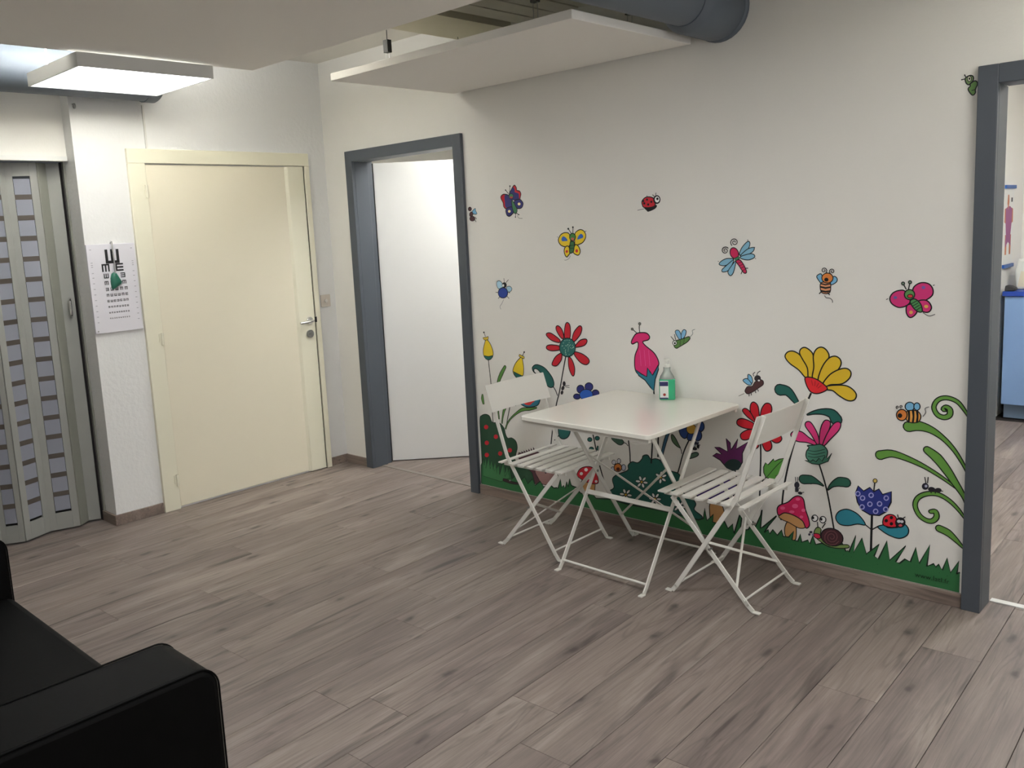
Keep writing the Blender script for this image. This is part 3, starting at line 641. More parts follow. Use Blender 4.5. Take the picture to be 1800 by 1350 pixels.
    def done(s):
        lo = min(p.y for p in s.pts); cx = sum(p.x for p in s.pts)/len(s.pts)
        e = tag(empty(s.name, (cx, 0, lo)), s.label, s.cat, s.group)
        for name, shapes in s.parts:
            cols = []; vs = []; fs = []; mi = []; seen = {}
            for poly, c in shapes:
                if c not in cols: cols.append(c)
                idx = []
                for v in poly:
                    key = (round(v[0], 6), round(v[1], 6), round(v[2], 6))
                    if key not in seen: seen[key] = len(vs); vs.append((v[0]-cx, v[1], v[2]-lo))
                    k = seen[key]
                    if k not in idx: idx.append(k)
                if len(idx) > 2: fs.append(idx); mi.append(cols.index(c))
            me = bpy.data.meshes.new(name); me.from_pydata(vs, [], fs)
            for c in cols: me.materials.append(ink(c))
            me.polygons.foreach_set('material_index', mi); me.update()
            o = bpy.data.objects.new(name, me); COL.objects.link(o); o.parent = e
        return e
RED, YEL, BLU, NAV, PNK = (186, 34, 48), (214, 186, 44), (52, 98, 178), (48, 48, 108), (192, 48, 110)
TEA, GRN, DGR, LBL, ORA = (40, 112, 134), (88, 136, 64), (38, 92, 76), (112, 168, 200), (204, 122, 58)
GRASS, BUSH, BRN, TAN, WHT, PUR = (48, 104, 62), (38, 72, 52), (76, 48, 50), (190, 144, 92), (228, 226, 220), (92, 36, 84)
VIO, TUR, LEAFT = (110, 84, 140), (34, 96, 88), (48, 128, 146)
fA, fB, fC, fD, fE = (800, 300, 5.193), (830, 550, 6.428), (830, 700, 5.868), (1050, 550, 6.428), (1050, 720, 5.624)
fF, fG, fH, fI, fJ = (1280, 580, 6.136), (1280, 760, 5.624), (1480, 680, 3.65), (1100, 320, 7.2), (1420, 450, 7.5)
fPB, fYB, fGR, fK, fL, fM, fN = (860, 300, 13.5), (970, 390, 16.875), (1670, 110, 16.87), (840, 640, 9.64), (870, 760, 9.0), (980, 740, 8.433), (1180, 740, 13.5)
GI, GF = 'insect stickers on the mural wall', 'flower stickers on the mural wall'

# ---- flying insects
s = Sticker('fly_sticker', 'tiny brown fly sticker touching the frame of the white door', 'sticker', fA, group=GI)
s.part('wing').fill([(152, 385), (165, 360), (185, 345), (188, 365), (200, 392), (180, 398)], LBL, 1)
s.part('body').ell(148, 398, 16, 22, BRN, 1, 0.2).ell(158, 438, 24, 22, BRN, 1)
s.part('head').ell(136, 350, 15, 18, BRN, 1); s.part('leg').stroke([(185, 425), (198, 440)], 1).stroke([(180, 450), (195, 468)], 1).done()
s = Sticker('butterfly_sticker', 'dark purple butterfly sticker with red wing edges beside the grey door frame', 'sticker', fPB, group=GI)
s.part('wing').fill([(595, 345), (645, 405), (655, 465), (720, 485), (752, 550), (738, 625), (715, 680), (560, 690), (470, 590), (530, 440)], RED)
s.fill([(570, 395), (605, 450), (610, 510), (690, 540), (705, 610), (700, 675), (560, 690), (480, 590), (530, 450)], NAV, 0)
s.part('wing').fill([(280, 610), (340, 560), (430, 570), (490, 610), (545, 700), (545, 860), (410, 905), (345, 850), (330, 760), (285, 670)], RED)
s.fill([(365, 590), (430, 580), (490, 620), (545, 700), (545, 860), (430, 890), (380, 840), (375, 760)], NAV, 0)
s.part('wing').fill([(600, 720), (720, 680), (790, 740), (805, 800), (770, 880), (690, 900), (620, 860)], NAV).ell(712, 790, 34, 34, (222, 206, 150), 0)
s.part('wing').fill([(405, 910), (540, 860), (585, 970), (520, 1060), (470, 1085), (415, 1040)], NAV).ell(480, 965, 32, 34, (222, 206, 150), 0)
s.part('body').fill([(535, 715), (575, 735), (625, 835), (668, 920), (650, 1005), (600, 1005), (555, 900)], (62, 118, 80), 1.2)
s.part('head').ell(525, 605, 52, 60, (62, 118, 80), 1).ell(528, 635, 36, 26, (140, 40, 44), 0)
s.part('feeler').stroke([(460, 545), (395, 465)], 1.3).ell(392, 460, 14, 16, BK, 0); s.part('feeler').stroke([(488, 520), (496, 370)], 1.1).ell(496, 368, 14, 22, BK, 0)
s.part('leg').stroke([(640, 1000), (700, 1040)], 1.2).ell(705, 1045, 18, 12, BK, 0).stroke([(635, 1005), (628, 1100)], 1.2).ell(628, 1100, 12, 18, BK, 0); s.part('flight_trail').stroke([(670, 1060), (710, 1125), (795, 1132)], 0.8, col=(110, 110, 110)).done()
s = Sticker('butterfly_sticker', 'yellow butterfly sticker with blue wing spots', 'sticker', fYB, group=GI)
s.part('wing').fill([(690, 350), (770, 260), (860, 230), (950, 270), (1005, 370), (1000, 480), (930, 600), (830, 660), (700, 690), (680, 560)], YEL).fill([(760, 520), (790, 420), (870, 355), (930, 410), (920, 470), (830, 505)], BLU, 0)
s.part('wing').fill([(520, 360), (400, 320), (280, 370), (205, 490), (205, 590), (270, 690), (380, 735), (500, 740), (560, 580)], YEL).fill([(470, 555), (420, 470), (340, 430), (290, 500), (310, 570), (400, 570)], BLU, 0)
s.part('wing').fill([(690, 690), (770, 700), (830, 800), (845, 890), (810, 970), (750, 985), (640, 900)], YEL).ell(742, 860, 40, 50, RED, 0)
s.part('wing').fill([(410, 740), (500, 730), (550, 900), (490, 1000), (450, 1040), (400, 990), (370, 860)], YEL).ell(448, 878, 36, 42, RED, 0)
s.part('body').fill([(560, 590), (660, 590), (665, 780), (640, 890), (560, 930), (525, 870), (540, 700)], (60, 108, 64), 1.4).stroke([(545, 700), (660, 690)], 0.7).stroke([(535, 790), (660, 780)], 0.7)
s.part('head').ell(620, 450, 90, 110, (66, 124, 62), 1.4).fill([(575, 480), (660, 475), (650, 540), (610, 550)], (168, 84, 80), 0)
s.part('feeler').stroke([(580, 340), (500, 210)], 1.3).ell(495, 205, 26, 30, BK, 0); s.part('feeler').stroke([(630, 340), (632, 165)], 1.3).ell(632, 160, 24, 30, BK, 0)
s.part('flight_trail').stroke([(560, 1000), (520, 1080), (440, 1130), (380, 1130)], 0.8, col=(120, 116, 120)).stroke([(985, 290), (1030, 270)], 0.9).stroke([(165, 440), (185, 460)], 0.9).done()
s = Sticker('ladybird_sticker', 'flying red ladybird sticker high on the wall below the hanging panel', 'sticker', fI, group=GI)
s.part('leg').fill([(240, 320), (385, 290), (375, 335), (290, 375), (262, 358)], BK, 0)
s.part('body').fill([(205, 245), (245, 198), (300, 188), (350, 205), (372, 250), (368, 300), (310, 322), (235, 322), (212, 295)], RED)
for x, y in ((270, 222), (325, 250), (235, 270), (285, 285), (222, 240)): s.ell(x, y, 13, 15, BK, 0)
s.part('head').ell(395, 222, 46, 56, BK, 0).ell(398, 220, 30, 38, WHT, 0).ell(402, 212, 15, 17, BK, 0)
s.part('feeler').stroke([(360, 180), (340, 160)], 1.1).stroke([(380, 165), (384, 135)], 1.1).stroke([(272, 190), (268, 170)], 1.0); s.part('flight_trail').stroke([(150, 358), (235, 338)], 0.8, col=(90, 90, 100)).done()
s = Sticker('fly_sticker', 'small round blue fly sticker left below the yellow butterfly', 'sticker', fA, group=GI)
s.part('wing').fill([(380, 1020), (400, 1005), (425, 1020), (440, 1065), (405, 1080), (385, 1060)], (150, 184, 200), 1); s.part('wing').fill([(470, 1065), (500, 1055), (520, 1080), (500, 1108), (478, 1105)], (150, 184, 200), 1)
s.part('body').ell(438, 1115, 44, 48, (36, 62, 140), 1.4)
s.part('head').ell(450, 1045, 22, 26, BK, 0).ell(440, 1048, 9, 12, WHT, 0)
s.part('feeler').stroke([(450, 1020), (447, 982)], 1.1).stroke([(465, 1022), (488, 995)], 1.1); s.part('leg').stroke([(395, 1112), (372, 1110)], 1.1).stroke([(408, 1150), (395, 1168)], 1.1).stroke([(475, 1145), (495, 1168)], 1.1).stroke([(490, 1100), (500, 1120)], 1.1)
s.part('flight_trail').stroke([(445, 1175), (430, 1210), (412, 1240), (420, 1265)], 0.9, col=(120, 120, 124)).done()
s = Sticker('dragonfly_sticker', 'pink dragonfly sticker with pale blue wings and curled feelers', 'sticker', fI, group=GI)
WG = (122, 170, 192)
for pts in ([(1440, 925), (1470, 830), (1545, 752), (1572, 780), (1540, 860)], [(1450, 935), (1540, 850), (1625, 828), (1610, 880), (1540, 920)], [(1450, 945), (1570, 908), (1625, 920), (1628, 955), (1560, 985), (1480, 975)],
            [(1365, 975), (1280, 968), (1205, 1005), (1185, 1045), (1260, 1058), (1340, 1010)], [(1370, 985), (1300, 1035), (1220, 1110), (1235, 1138), (1310, 1110)], [(1395, 1000), (1340, 1060), (1295, 1135), (1325, 1185), (1365, 1140)]):
    s.part('wing').fill(pts, WG, 1.2)
s.part('body').fill([(1395, 1000), (1445, 985), (1490, 1040), (1530, 1130), (1515, 1155), (1488, 1140), (1435, 1060)], (188, 40, 84), 1.3)
for a in range(4): s.stroke([(1415+a*22, 1030+a*30), (1468+a*18, 1010+a*30)], 0.7)
s.part('head').ell(1376, 900, 52, 72, (188, 40, 84), 1.3, -0.35); s.part('collar').fill([(1375, 965), (1430, 940), (1445, 965), (1395, 1000)], (60, 120, 84), 1, smooth=False)
s.part('feeler').spiral(1378, 762, 52, 1.75, 2.2, 1.3, hand=1); s.part('feeler').spiral(1262, 866, 48, 1.75, -0.6, 1.3, hand=-1)
s.part('leg').stroke([(1515, 1090), (1552, 1090)], 1.2).stroke([(1475, 1130), (1462, 1165)], 1.2); s.part('flight_trail').stroke([(1545, 745), (1548, 728)], 0.9).stroke([(1620, 830), (1640, 825)], 0.9).stroke([(1640, 965), (1650, 970)], 0.9).stroke([(1170, 1000), (1180, 1008)], 0.9).done()
s = Sticker('bee_sticker', 'upright striped bee sticker with curled feelers left of the pink butterfly', 'sticker', fJ, group=GI)
s.part('wing').fill([(180, 240), (140, 245), (118, 275), (150, 330), (175, 355), (205, 330)], LBL, 1.2); s.part('wing').fill([(335, 275), (370, 275), (390, 310), (370, 350), (310, 380), (300, 350)], LBL, 1.2)
s.part('body').fill([(180, 350), (290, 350), (302, 420), (290, 480), (240, 498), (185, 480), (165, 420)], (206, 140, 100), 1.3)
for y0, y1 in ((355, 372), (396, 418), (446, 468)): s.fill([(170, y0), (235, y0+14), (300, y0+4), (300, y1+2), (235, y1+16), (168, y1)], BK, 0, smooth=False)
s.part('head').ell(260, 290, 74, 66, ORA, 1.3).ell(246, 312, 28, 26, BK, 0)
s.part('feeler').spiral(215, 190, 40, 1.5, 0.9, 1.2, hand=-1); s.part('feeler').spiral(322, 202, 38, 1.5, 2.2, 1.2, hand=1)
s.part('leg').stroke([(180, 470), (150, 500)], 1.4).stroke([(265, 480), (290, 515)], 1.4); s.part('flight_trail').stroke([(222, 520), (245, 550), (290, 555), (322, 580), (328, 615)], 1.0, col=(70, 70, 70)).done()
s = Sticker('butterfly_sticker', 'large pink butterfly sticker with a striped green body', 'sticker', fJ, group=GI)
s.part('wing').fill([(1385, 440), (1430, 380), (1510, 350), (1600, 370), (1650, 440), (1640, 520), (1560, 580), (1470, 610), (1390, 560)], PNK).ell(1525, 415, 26, 22, (110, 84, 150), 0)
s.part('wing').fill([(1285, 465), (1200, 455), (1120, 490), (1082, 560), (1110, 630), (1200, 678), (1300, 655), (1350, 590)], PNK).ell(1155, 548, 24, 20, (96, 84, 140), 0)
s.part('wing').fill([(1455, 600), (1540, 580), (1600, 610), (1632, 680), (1600, 735), (1540, 740), (1480, 700)], PNK).ell(1562, 665, 28, 22, (206, 160, 80), 0)
s.part('wing').fill([(1310, 650), (1300, 740), (1330, 800), (1370, 808), (1420, 770), (1440, 720), (1400, 640)], PNK).ell(1362, 742, 24, 24, (206, 160, 80), 0)
s.part('body').fill([(1350, 600), (1410, 565), (1480, 620), (1508, 690), (1505, 735), (1460, 735), (1400, 690)], (70, 130, 74), 1.4)
for a in range(4): s.stroke([(1365+a*22, 630+a*28), (1440+a*18, 590+a*28)], 0.9)
s.part('head').ell(1343, 508, 68, 66, (84, 136, 76), 1.4).ell(1352, 528, 36, 24, (190, 52, 56), 1)
s.part('feeler').stroke([(1300, 440), (1262, 370)], 1.4).ell(1258, 362, 20, 20, (110, 130, 110), 1.2); s.part('feeler').stroke([(1330, 440), (1348, 355)], 1.4).ell(1350, 345, 20, 20, (110, 130, 110), 1.2)
s.part('flight_trail').stroke([(1520, 745), (1600, 790), (1680, 768)], 1.0, col=(90, 90, 90)).stroke([(1650, 390), (1675, 380)], 0.9).stroke([(1035, 575), (1060, 562)], 0.9).done()
s = Sticker('caterpillar_sticker', 'small green caterpillar sticker at the top of the right door frame', 'sticker', fGR, group=GI)
s.part('body').fill([(600, 640), (720, 545), (800, 570), (815, 650), (770, 750), (750, 830), (755, 890), (700, 960), (640, 950), (560, 850), (540, 770), (600, 700)], (98, 136, 72), 1.3).stroke([(640, 830), (750, 800)], 0.8)
s.part('head').fill([(450, 480), (520, 410), (620, 380), (690, 420), (690, 520), (620, 600), (560, 660), (480, 610)], (110, 136, 84), 1.3).ell(575, 480, 62, 80, (196, 196, 170), 0.8).ell(580, 478, 26, 34, BK, 0)
s.part('feeler').stroke([(480, 440), (440, 380)], 1.1).ell(440, 375, 20, 26, BK, 0).stroke([(455, 485), (360, 505)], 1.1).ell(355, 508, 26, 20, BK, 0).done()
s = Sticker('cricket_sticker', 'small green winged cricket sticker right above the sanitizer bottle', 'sticker', fD, group=GI)
s.part('wing').fill([(880, 212), (915, 195), (945, 240), (945, 300), (915, 285)], (120, 168, 200), 1.1); s.part('wing').fill([(975, 190), (1005, 205), (990, 265), (955, 295), (950, 235)], (120, 168, 200), 1.1)
s.part('body').fill([(880, 320), (940, 300), (985, 285), (1035, 268), (1048, 290), (1015, 330), (960, 365), (925, 385), (895, 400), (868, 375)], (86, 124, 66), 1.3).stroke([(940, 300), (935, 380)], 0.7).stroke([(985, 285), (975, 355)], 0.7)
s.part('head').ell(876, 340, 24, 26, WHT, 1.1).ell(878, 342, 11, 12, BK, 0); s.part('feeler').stroke([(870, 312), (832, 265)], 1.2).stroke([(888, 305), (872, 240)], 1.2); s.part('flight_trail').stroke([(1045, 275), (1080, 235), (1075, 200), (1105, 185)], 0.9, col=(110, 120, 120)).done()
s = Sticker('fly_sticker', 'brown fly sticker with blue wings above the red flower', 'sticker', fF, group=GI)
s.part('wing').fill([(215, 480), (250, 500), (265, 560), (240, 585), (215, 540)], LBL, 1.1); s.part('wing').fill([(160, 545), (205, 525), (255, 585), (215, 592)], LBL, 1.1)
s.part('body').fill([(185, 645), (210, 610), (260, 605), (290, 560), (340, 535), (378, 550), (378, 590), (330, 625), (280, 660), (215, 690), (185, 670)], BRN, 1)
s.part('head').ell(318, 522, 36, 34, (46, 42, 46), 0).ell(332, 545, 12, 9, WHT, 0); s.part('feeler').stroke([(280, 500), (270, 475), (292, 455)], 1.1).stroke([(310, 490), (320, 462), (348, 442)], 1.1)
s.part('leg').stroke([(228, 690), (226, 715)], 1.2).stroke([(250, 680), (252, 705)], 1.2).stroke([(292, 655), (300, 680)], 1.2).stroke([(318, 640), (330, 662)], 1.2); s.part('flight_trail').stroke([(115, 712), (175, 685)], 0.9, col=(120, 116, 110)).done()

# ---- plants left of and behind the table
s = Sticker('bush_sticker', 'dark green bush sticker with red berries beside the grey door frame', 'sticker', fC, group=GF)
s.part('foliage').fill([(80, 215), (100, 178), (140, 165), (180, 185), (205, 245), (245, 252), (290, 260), (330, 310), (345, 368), (368, 412), (410, 410), (452, 445), (466, 510), (452, 575), (445, 640), (540, 690), (640, 740), (690, 800), (680, 870), (560, 880), (400, 850), (250, 810), (112, 790), (102, 650), (88, 400)], BUSH, 1.4)
for x, y in ((145, 297), (245, 397), (152, 460), (390, 537), (290, 570), (152, 585)): s.part('berry').ell(x, y, 22, 23, RED, 0)
s.done()
s = Sticker('bud_sticker', 'tall yellow bud sticker beside the grey door frame', 'sticker', fB, base=2, group=GF)
s.part('stem').stroke([(183, 525), (200, 680), (215, 820), (222, 980), (232, 1170), (238, 1240)], 1.8, 2.0, (44, 52, 40))
s.part('bud').fill([(160, 300), (200, 340), (235, 430), (232, 490), (185, 525), (135, 488), (126, 420), (140, 350)], YEL, 1.3).fill([(135, 485), (185, 492), (234, 485), (215, 520), (185, 532), (155, 518)], TUR, 1.1)
s.part('bud_tip').fill([(125, 280), (160, 275), (182, 268), (180, 300), (155, 308), (135, 302)], (196, 170, 60), 1.0).stroke([(152, 268), (135, 222)], 1.2).ell(134, 220, 8, 10, BK, 0).done()
s = Sticker('bud_sticker', 'tilted yellow bud sticker above the left chair back', 'sticker', fB, base=2, group=GF)
s.part('stem').stroke([(512, 735), (460, 940), (430, 1050), (400, 1200), (385, 1300)], 1.8, 2.0, (44, 52, 40))
s.part('bud').fill([(560, 500), (575, 560), (582, 640), (572, 710), (512, 735), (470, 690), (462, 640), (490, 570), (530, 520)], YEL, 1.3).fill([(465, 660), (520, 690), (570, 712), (545, 728), (512, 738), (485, 712)], TUR, 1.1, smooth=False)
s.part('bud_tip').fill([(535, 470), (560, 480), (588, 495), (585, 518), (555, 505), (532, 490)], (196, 170, 60), 1.0).stroke([(568, 485), (588, 445)], 1.2).ell(589, 443, 8, 10, BK, 0).done()
s = Sticker('leaf_sticker', 'slim green leaf blades sticker rising behind the left chair back', 'sticker', fB, base=1, group=GF)
s.part('leaf_blade').leaf([(372, 610), (330, 690), (298, 780), (290, 900), (292, 1060), (305, 1200)], [2.6, 3.8, 3.2, 1.8, 1.4, 1.2], GRN, 1.3)
s.part('leaf_blade').leaf([(118, 920), (118, 970), (130, 1030)], [1.2, 3.2, 2.0], GRN, 1.2)
s.part('leaf_blade').leaf([(480, 1010), (482, 1045)], [3.6, 3.0], GRN, 1.2)
s.part('leaf_blade').leaf([(405, 1010), (365, 1090), (345, 1180), (338, 1250)], [3.0, 2.6, 1.4, 1.0], GRN, 1.3).done()
s = Sticker('flower_sticker', 'red and blue cup shaped flower sticker under the left chair back', 'sticker', fK, base=3, group=GF)
s.part('stem').leaf([(1000, 738), (880, 760), (760, 770), (660, 830), (560, 920), (500, 1010), (470, 1100)], [1.0, 2.6, 3.0, 1.8, 1.3, 1.2, 1.2], GRN, 1.2)
s.part('bowl').fill([(690, 620), (770, 560), (900, 520), (1010, 530), (1052, 570), (1048, 640), (1000, 705), (860, 728), (760, 700)], TEA, 1.6)
s.part('petals').fill([(740, 610), (800, 550), (900, 520), (990, 540), (965, 625), (925, 655), (880, 695), (800, 680)], (204, 52, 50), 0).stroke([(800, 600), (850, 655), (905, 620)], 1.0, col=(140, 30, 36)).done()
s = Sticker('flower_sticker', 'red daisy sticker with a dotted green centre above the table', 'sticker', fB, group=GF)
s.part('stem').stroke([(1058, 490), (1020, 700), (985, 900), (955, 1020), (925, 1200), (905, 1350), (880, 1600)], 2.4, 2.4)
s.part('leaf').fill([(720, 685), (690, 660), (680, 620), (710, 588), (760, 590), (830, 630), (900, 720), (925, 790), (915, 835), (870, 838), (815, 780), (780, 690), (740, 640), (705, 632), (700, 660)], (38, 94, 88), 1.6).stroke([(918, 835), (945, 880), (965, 935)], 1.8)
s.part('leaf').fill([(975, 1300), (1010, 1270), (1075, 1280), (1110, 1330), (1085, 1400), (1030, 1425), (985, 1395)], (38, 94, 88), 1.6).stroke([(985, 1380), (930, 1440)], 1.8)
for pts in ([(1045, 280), (1050, 150), (1075, 108), (1108, 150), (1105, 285)], [(1130, 310), (1150, 220), (1210, 148), (1242, 170), (1220, 250), (1155, 325)], [(1165, 375), (1220, 310), (1285, 295), (1300, 325), (1265, 370), (1180, 388)],
            [(1160, 440), (1240, 460), (1310, 510), (1325, 555), (1290, 585), (1225, 560), (1160, 480)], [(1090, 500), (1130, 530), (1160, 620), (1155, 700), (1130, 705), (1095, 620)], [(1015, 460), (1010, 530), (960, 595), (915, 595), (905, 570), (940, 500), (990, 460)],
            [(995, 415), (900, 428), (845, 405), (848, 372), (900, 360), (990, 375)], [(985, 335), (900, 310), (842, 255), (850, 228), (900, 232), (990, 300)], [(1010, 285), (960, 210), (950, 160), (975, 145), (1015, 185), (1040, 275)]):
    s.part('petal').fill(pts, RED, 1.7)
s.part('flower_centre').ell(1080, 390, 90, 106, (44, 104, 98), 1.6)
rd = random.Random(5)
for k in range(30):
    a, r = rd.uniform(0, 6.28), math.sqrt(rd.uniform(0, 1))*0.85; x, y = 1080+88*r*math.cos(a), 390+100*r*math.sin(a); s.stroke([(x-4, y+3), (x+4, y-3)], 1.1, col=(150, 184, 170))
s.done()
s = Sticker('ant_sticker', 'black ant sticker climbing the stem of the red daisy', 'sticker', fB, base=6, group=GI)
s.part('body').ell(1040, 800, 17, 28, (40, 34, 40), 0).ell(1026, 850, 17, 26, (40, 34, 40), 0, 0.3).ell(1016, 900, 15, 24, (40, 34, 40), 0, 0.2); s.part('feeler').stroke([(1050, 820), (1100, 822)], 1.0).stroke([(1050, 832), (1100, 845)], 1.0).done()
s = Sticker('flower_sticker', 'navy and blue flower sticker peeking over the table edge', 'sticker', fB, group=GF)
for x, y, rx, ry in ((1225, 862, 42, 46), (1320, 835, 46, 46), (1395, 905, 40, 36), (1185, 945, 40, 30)): s.part('petal').ell(x, y, rx, ry, (44, 48, 112), 1.4)
s.part('flower_centre').ell(1290, 925, 75, 62, (44, 92, 180), 1.2).done()
s = Sticker('flower_sticker', 'pink tulip sticker with blue sepals left of the sanitizer bottle', 'sticker', fD, group=GF)
s.part('petal_cup').fill([(455, 330), (460, 390), (425, 490), (425, 620), (460, 690), (550, 720), (640, 690), (690, 600), (690, 540), (640, 450), (545, 370), (515, 325), (575, 305), (592, 270), (560, 230), (500, 222), (440, 235), (405, 280), (385, 330), (400, 352)], (200, 44, 106), 1.8)
for a in (480, 530, 580): s.stroke([(a, 420), (a+15, 600)], 0.9, col=(208, 84, 140))
s.part('sepal').fill([(430, 640), (500, 690), (560, 722), (568, 620), (600, 670), (625, 705), (690, 590), (692, 640), (655, 750), (640, 885), (600, 840), (540, 760), (470, 710)], TEA, 1.8, smooth=False)
s.part('feeler').stroke([(450, 230), (400, 185)], 1.4).ell(396, 183, 13, 13, (110, 110, 100), 0.8); s.part('feeler').stroke([(480, 220), (475, 160), (482, 130)], 1.4).ell(480, 122, 14, 14, (110, 110, 100), 0.8)
s.part('stem').stroke([(640, 885), (655, 1150), (630, 1400), (610, 1700)], 2.6, 2.6).done()

# ---- under the table
s = Sticker('hedgehog_sticker', 'brown hedgehog sticker peeking out behind the left chair seat', 'sticker', fL, base=4, group=GI)
sp = [(360, 380)]
for k in range(7): sp += [(380+k*38, 318-k*14), (425+k*36, 330-k*6)]
s.part('spines').fill(sp+[(700, 320), (760, 480), (720, 820), (640, 820), (590, 640), (420, 480)], (84, 54, 60), 1.2, smooth=False)
s.part('face').fill([(640, 600), (800, 540), (930, 600), (990, 680), (940, 760), (850, 830), (740, 810), (690, 730)], (142, 108, 104), 1.2).ell(985, 690, 22, 24, BK, 0).ell(805, 635, 14, 16, BK, 0)
s.part('mouth').stroke([(850, 820), (910, 780), (960, 725)], 1.0).done()
s = Sticker('worm_sticker', 'dark brown worm sticker lying in the grass under the left chair', 'sticker', (870, 830, 20.0), base=12, group=GI)
s.part('body').leaf([(320, 270), (420, 300), (540, 350), (680, 380), (840, 400)], [2.6, 3.0, 2.4, 2.2, 1.6], (58, 44, 46), 1.0); s.part('head').ell(540, 290, 40, 34, (180, 190, 180), 0.8).ell(548, 294, 16, 16, BK, 0).done()
s = Sticker('mushroom_sticker', 'red mushroom sticker with white dots under the table', 'sticker', fM, base=3, group=GF)
s.part('stem').fill([(370, 880), (540, 900), (555, 1000), (540, 1060), (440, 1100), (370, 1060), (355, 960)], TAN, 1.4)
s.part('cap').fill([(300, 820), (300, 760), (350, 700), (430, 675), (520, 690), (580, 780), (605, 860), (600, 922), (520, 930), (400, 890)], RED, 1.4)
for x, y, r in ((425, 722, 26), (355, 780, 24), (465, 835, 30), (575, 895, 20), (510, 760, 22)): s.ell(x, y, r, r, WHT, 0)
s.done()
s = Sticker('plant_sticker', 'thin leafy sprig sticker seen between the table legs', 'sticker', fM, base=2, group=GF)
s.part('stem').stroke([(500, 60), (520, 170), (550, 310), (575, 440), (620, 640), (680, 850), (740, 1020)], 2.4, 2.4)
for x, y in ((480, 275), (590, 255), (505, 415), (340, 135), (450, 140)): s.part('leaf').ell(x, y, 34, 30, TUR, 1.2)
s.part('leaf').leaf([(600, 370), (590, 430)], [1.0, 2.0], TUR, 1.0).done()
s = Sticker('bee_sticker', 'small orange bee sticker on the white flowered bush', 'sticker', fE, base=14, group=GI)
s.part('wing').ell(165, 520, 20, 22, (190, 190, 196), 1).ell(215, 508, 18, 24, (190, 190, 196), 1); s.part('wing').ell(262, 572, 20, 30, (176, 182, 196), 1).ell(155, 590, 18, 26, (176, 182, 196), 1)
s.part('head').ell(205, 572, 38, 40, ORA, 1.4).ell(207, 588, 18, 18, (80, 34, 26), 0).done()
s = Sticker('bush_sticker', 'teal green bush sticker with white daisies under the table', 'sticker', fE, base=5, group=GF)
s.part('foliage').fill([(115, 810), (165, 770), (150, 690), (190, 645), (300, 600), (305, 550), (345, 515), (400, 525), (440, 490), (455, 455), (500, 450), (530, 490), (580, 485), (640, 510), (685, 560), (690, 595), (740, 610), (800, 630), (830, 680), (820, 750), (870, 840), (930, 870), (975, 930), (960, 990), (1040, 1060), (980, 1110), (860, 1090), (760, 1050), (640, 1040), (540, 1050), (420, 1040), (330, 990), (200, 930), (130, 870)], (32, 88, 78), 1.5)
for fx, fy in ((440, 715), (630, 670), (285, 840), (575, 880), (815, 950)):
    s.part('daisy')
    for k in range(6):
        a = k*math.pi/3+fx; s.ell(fx+38*math.cos(a), fy+38*math.sin(a), 24, 13, WHT, 0.9, a, 10)
    s.ell(fx, fy, 12, 12, (200, 160, 60), 0.6)
s.done()
s = Sticker('plant_sticker', 'tall stems sticker rising from the teal bush under the table', 'sticker', fE, base=2, group=GF)
s.part('stem').stroke([(300, 200), (308, 300), (322, 420), (326, 530)], 2.4, 2.2).stroke([(305, 360), (285, 335), (258, 325)], 1.4); s.part('leaf').fill([(140, 285), (175, 262), (225, 278), (262, 320), (240, 348), (200, 340)], (58, 90, 74), 1.3)
s.part('stem').stroke([(605, 200), (602, 330), (600, 470)], 2.6, 2.6); s.part('leaf').leaf([(720, 180), (680, 290), (645, 420), (630, 520)], [2.0, 2.6, 2.2, 1.2], (48, 88, 112), 1.2).done()
s = Sticker('flower_sticker', 'dark blue flower sticker with a yellow centre behind the right table legs', 'sticker', fN, base=2, group=GF)
s.part('stem').stroke([(430, 440), (330, 650), (260, 850), (200, 1080), (150, 1250)], 2.2, 2.2)
s.part('leaf').fill([(0, 340), (40, 325), (110, 420), (180, 560), (215, 640), (110, 580), (20, 470)], (78, 104, 76), 1.3).stroke([(205, 620), (240, 700), (248, 780)], 1.3)
s.part('leaf').fill([(400, 895), (440, 800), (560, 745), (640, 760), (640, 810), (560, 860)], (70, 96, 80), 1.4)
for pts in ([(190, 200), (300, 100), (420, 120), (420, 300), (330, 415), (230, 350)], [(400, 300), (520, 280), (520, 440), (430, 460), (380, 420)], [(640, 100), (700, 15), (770, 60), (780, 180), (700, 260), (620, 220)], [(560, 260), (680, 230), (725, 320), (710, 420), (640, 470), (550, 420)]):
    s.part('petal').fill(pts, (40, 66, 124), 1.4)
s.part('flower_centre').ell(480, 190, 115, 118, (190, 150, 62), 1.0).done()
s = Sticker('fly_sticker', 'small black fly sticker under the dark blue flower', 'sticker', fN, base=18, group=GI)
s.part('body').ell(600, 520, 60, 44, (36, 40, 56), 0).ell(560, 655, 60, 40, (30, 30, 36), 0, 0.2).ell(640, 600, 34, 50, (30, 30, 36), 0); s.part('head').ell(560, 580, 30, 30, (150, 156, 160), 0.6).ell(625, 490, 24, 22, (120, 130, 150), 0)
s.part('leg').stroke([(660, 560), (695, 575)], 1.0).stroke([(640, 640), (660, 660)], 1.0).done()

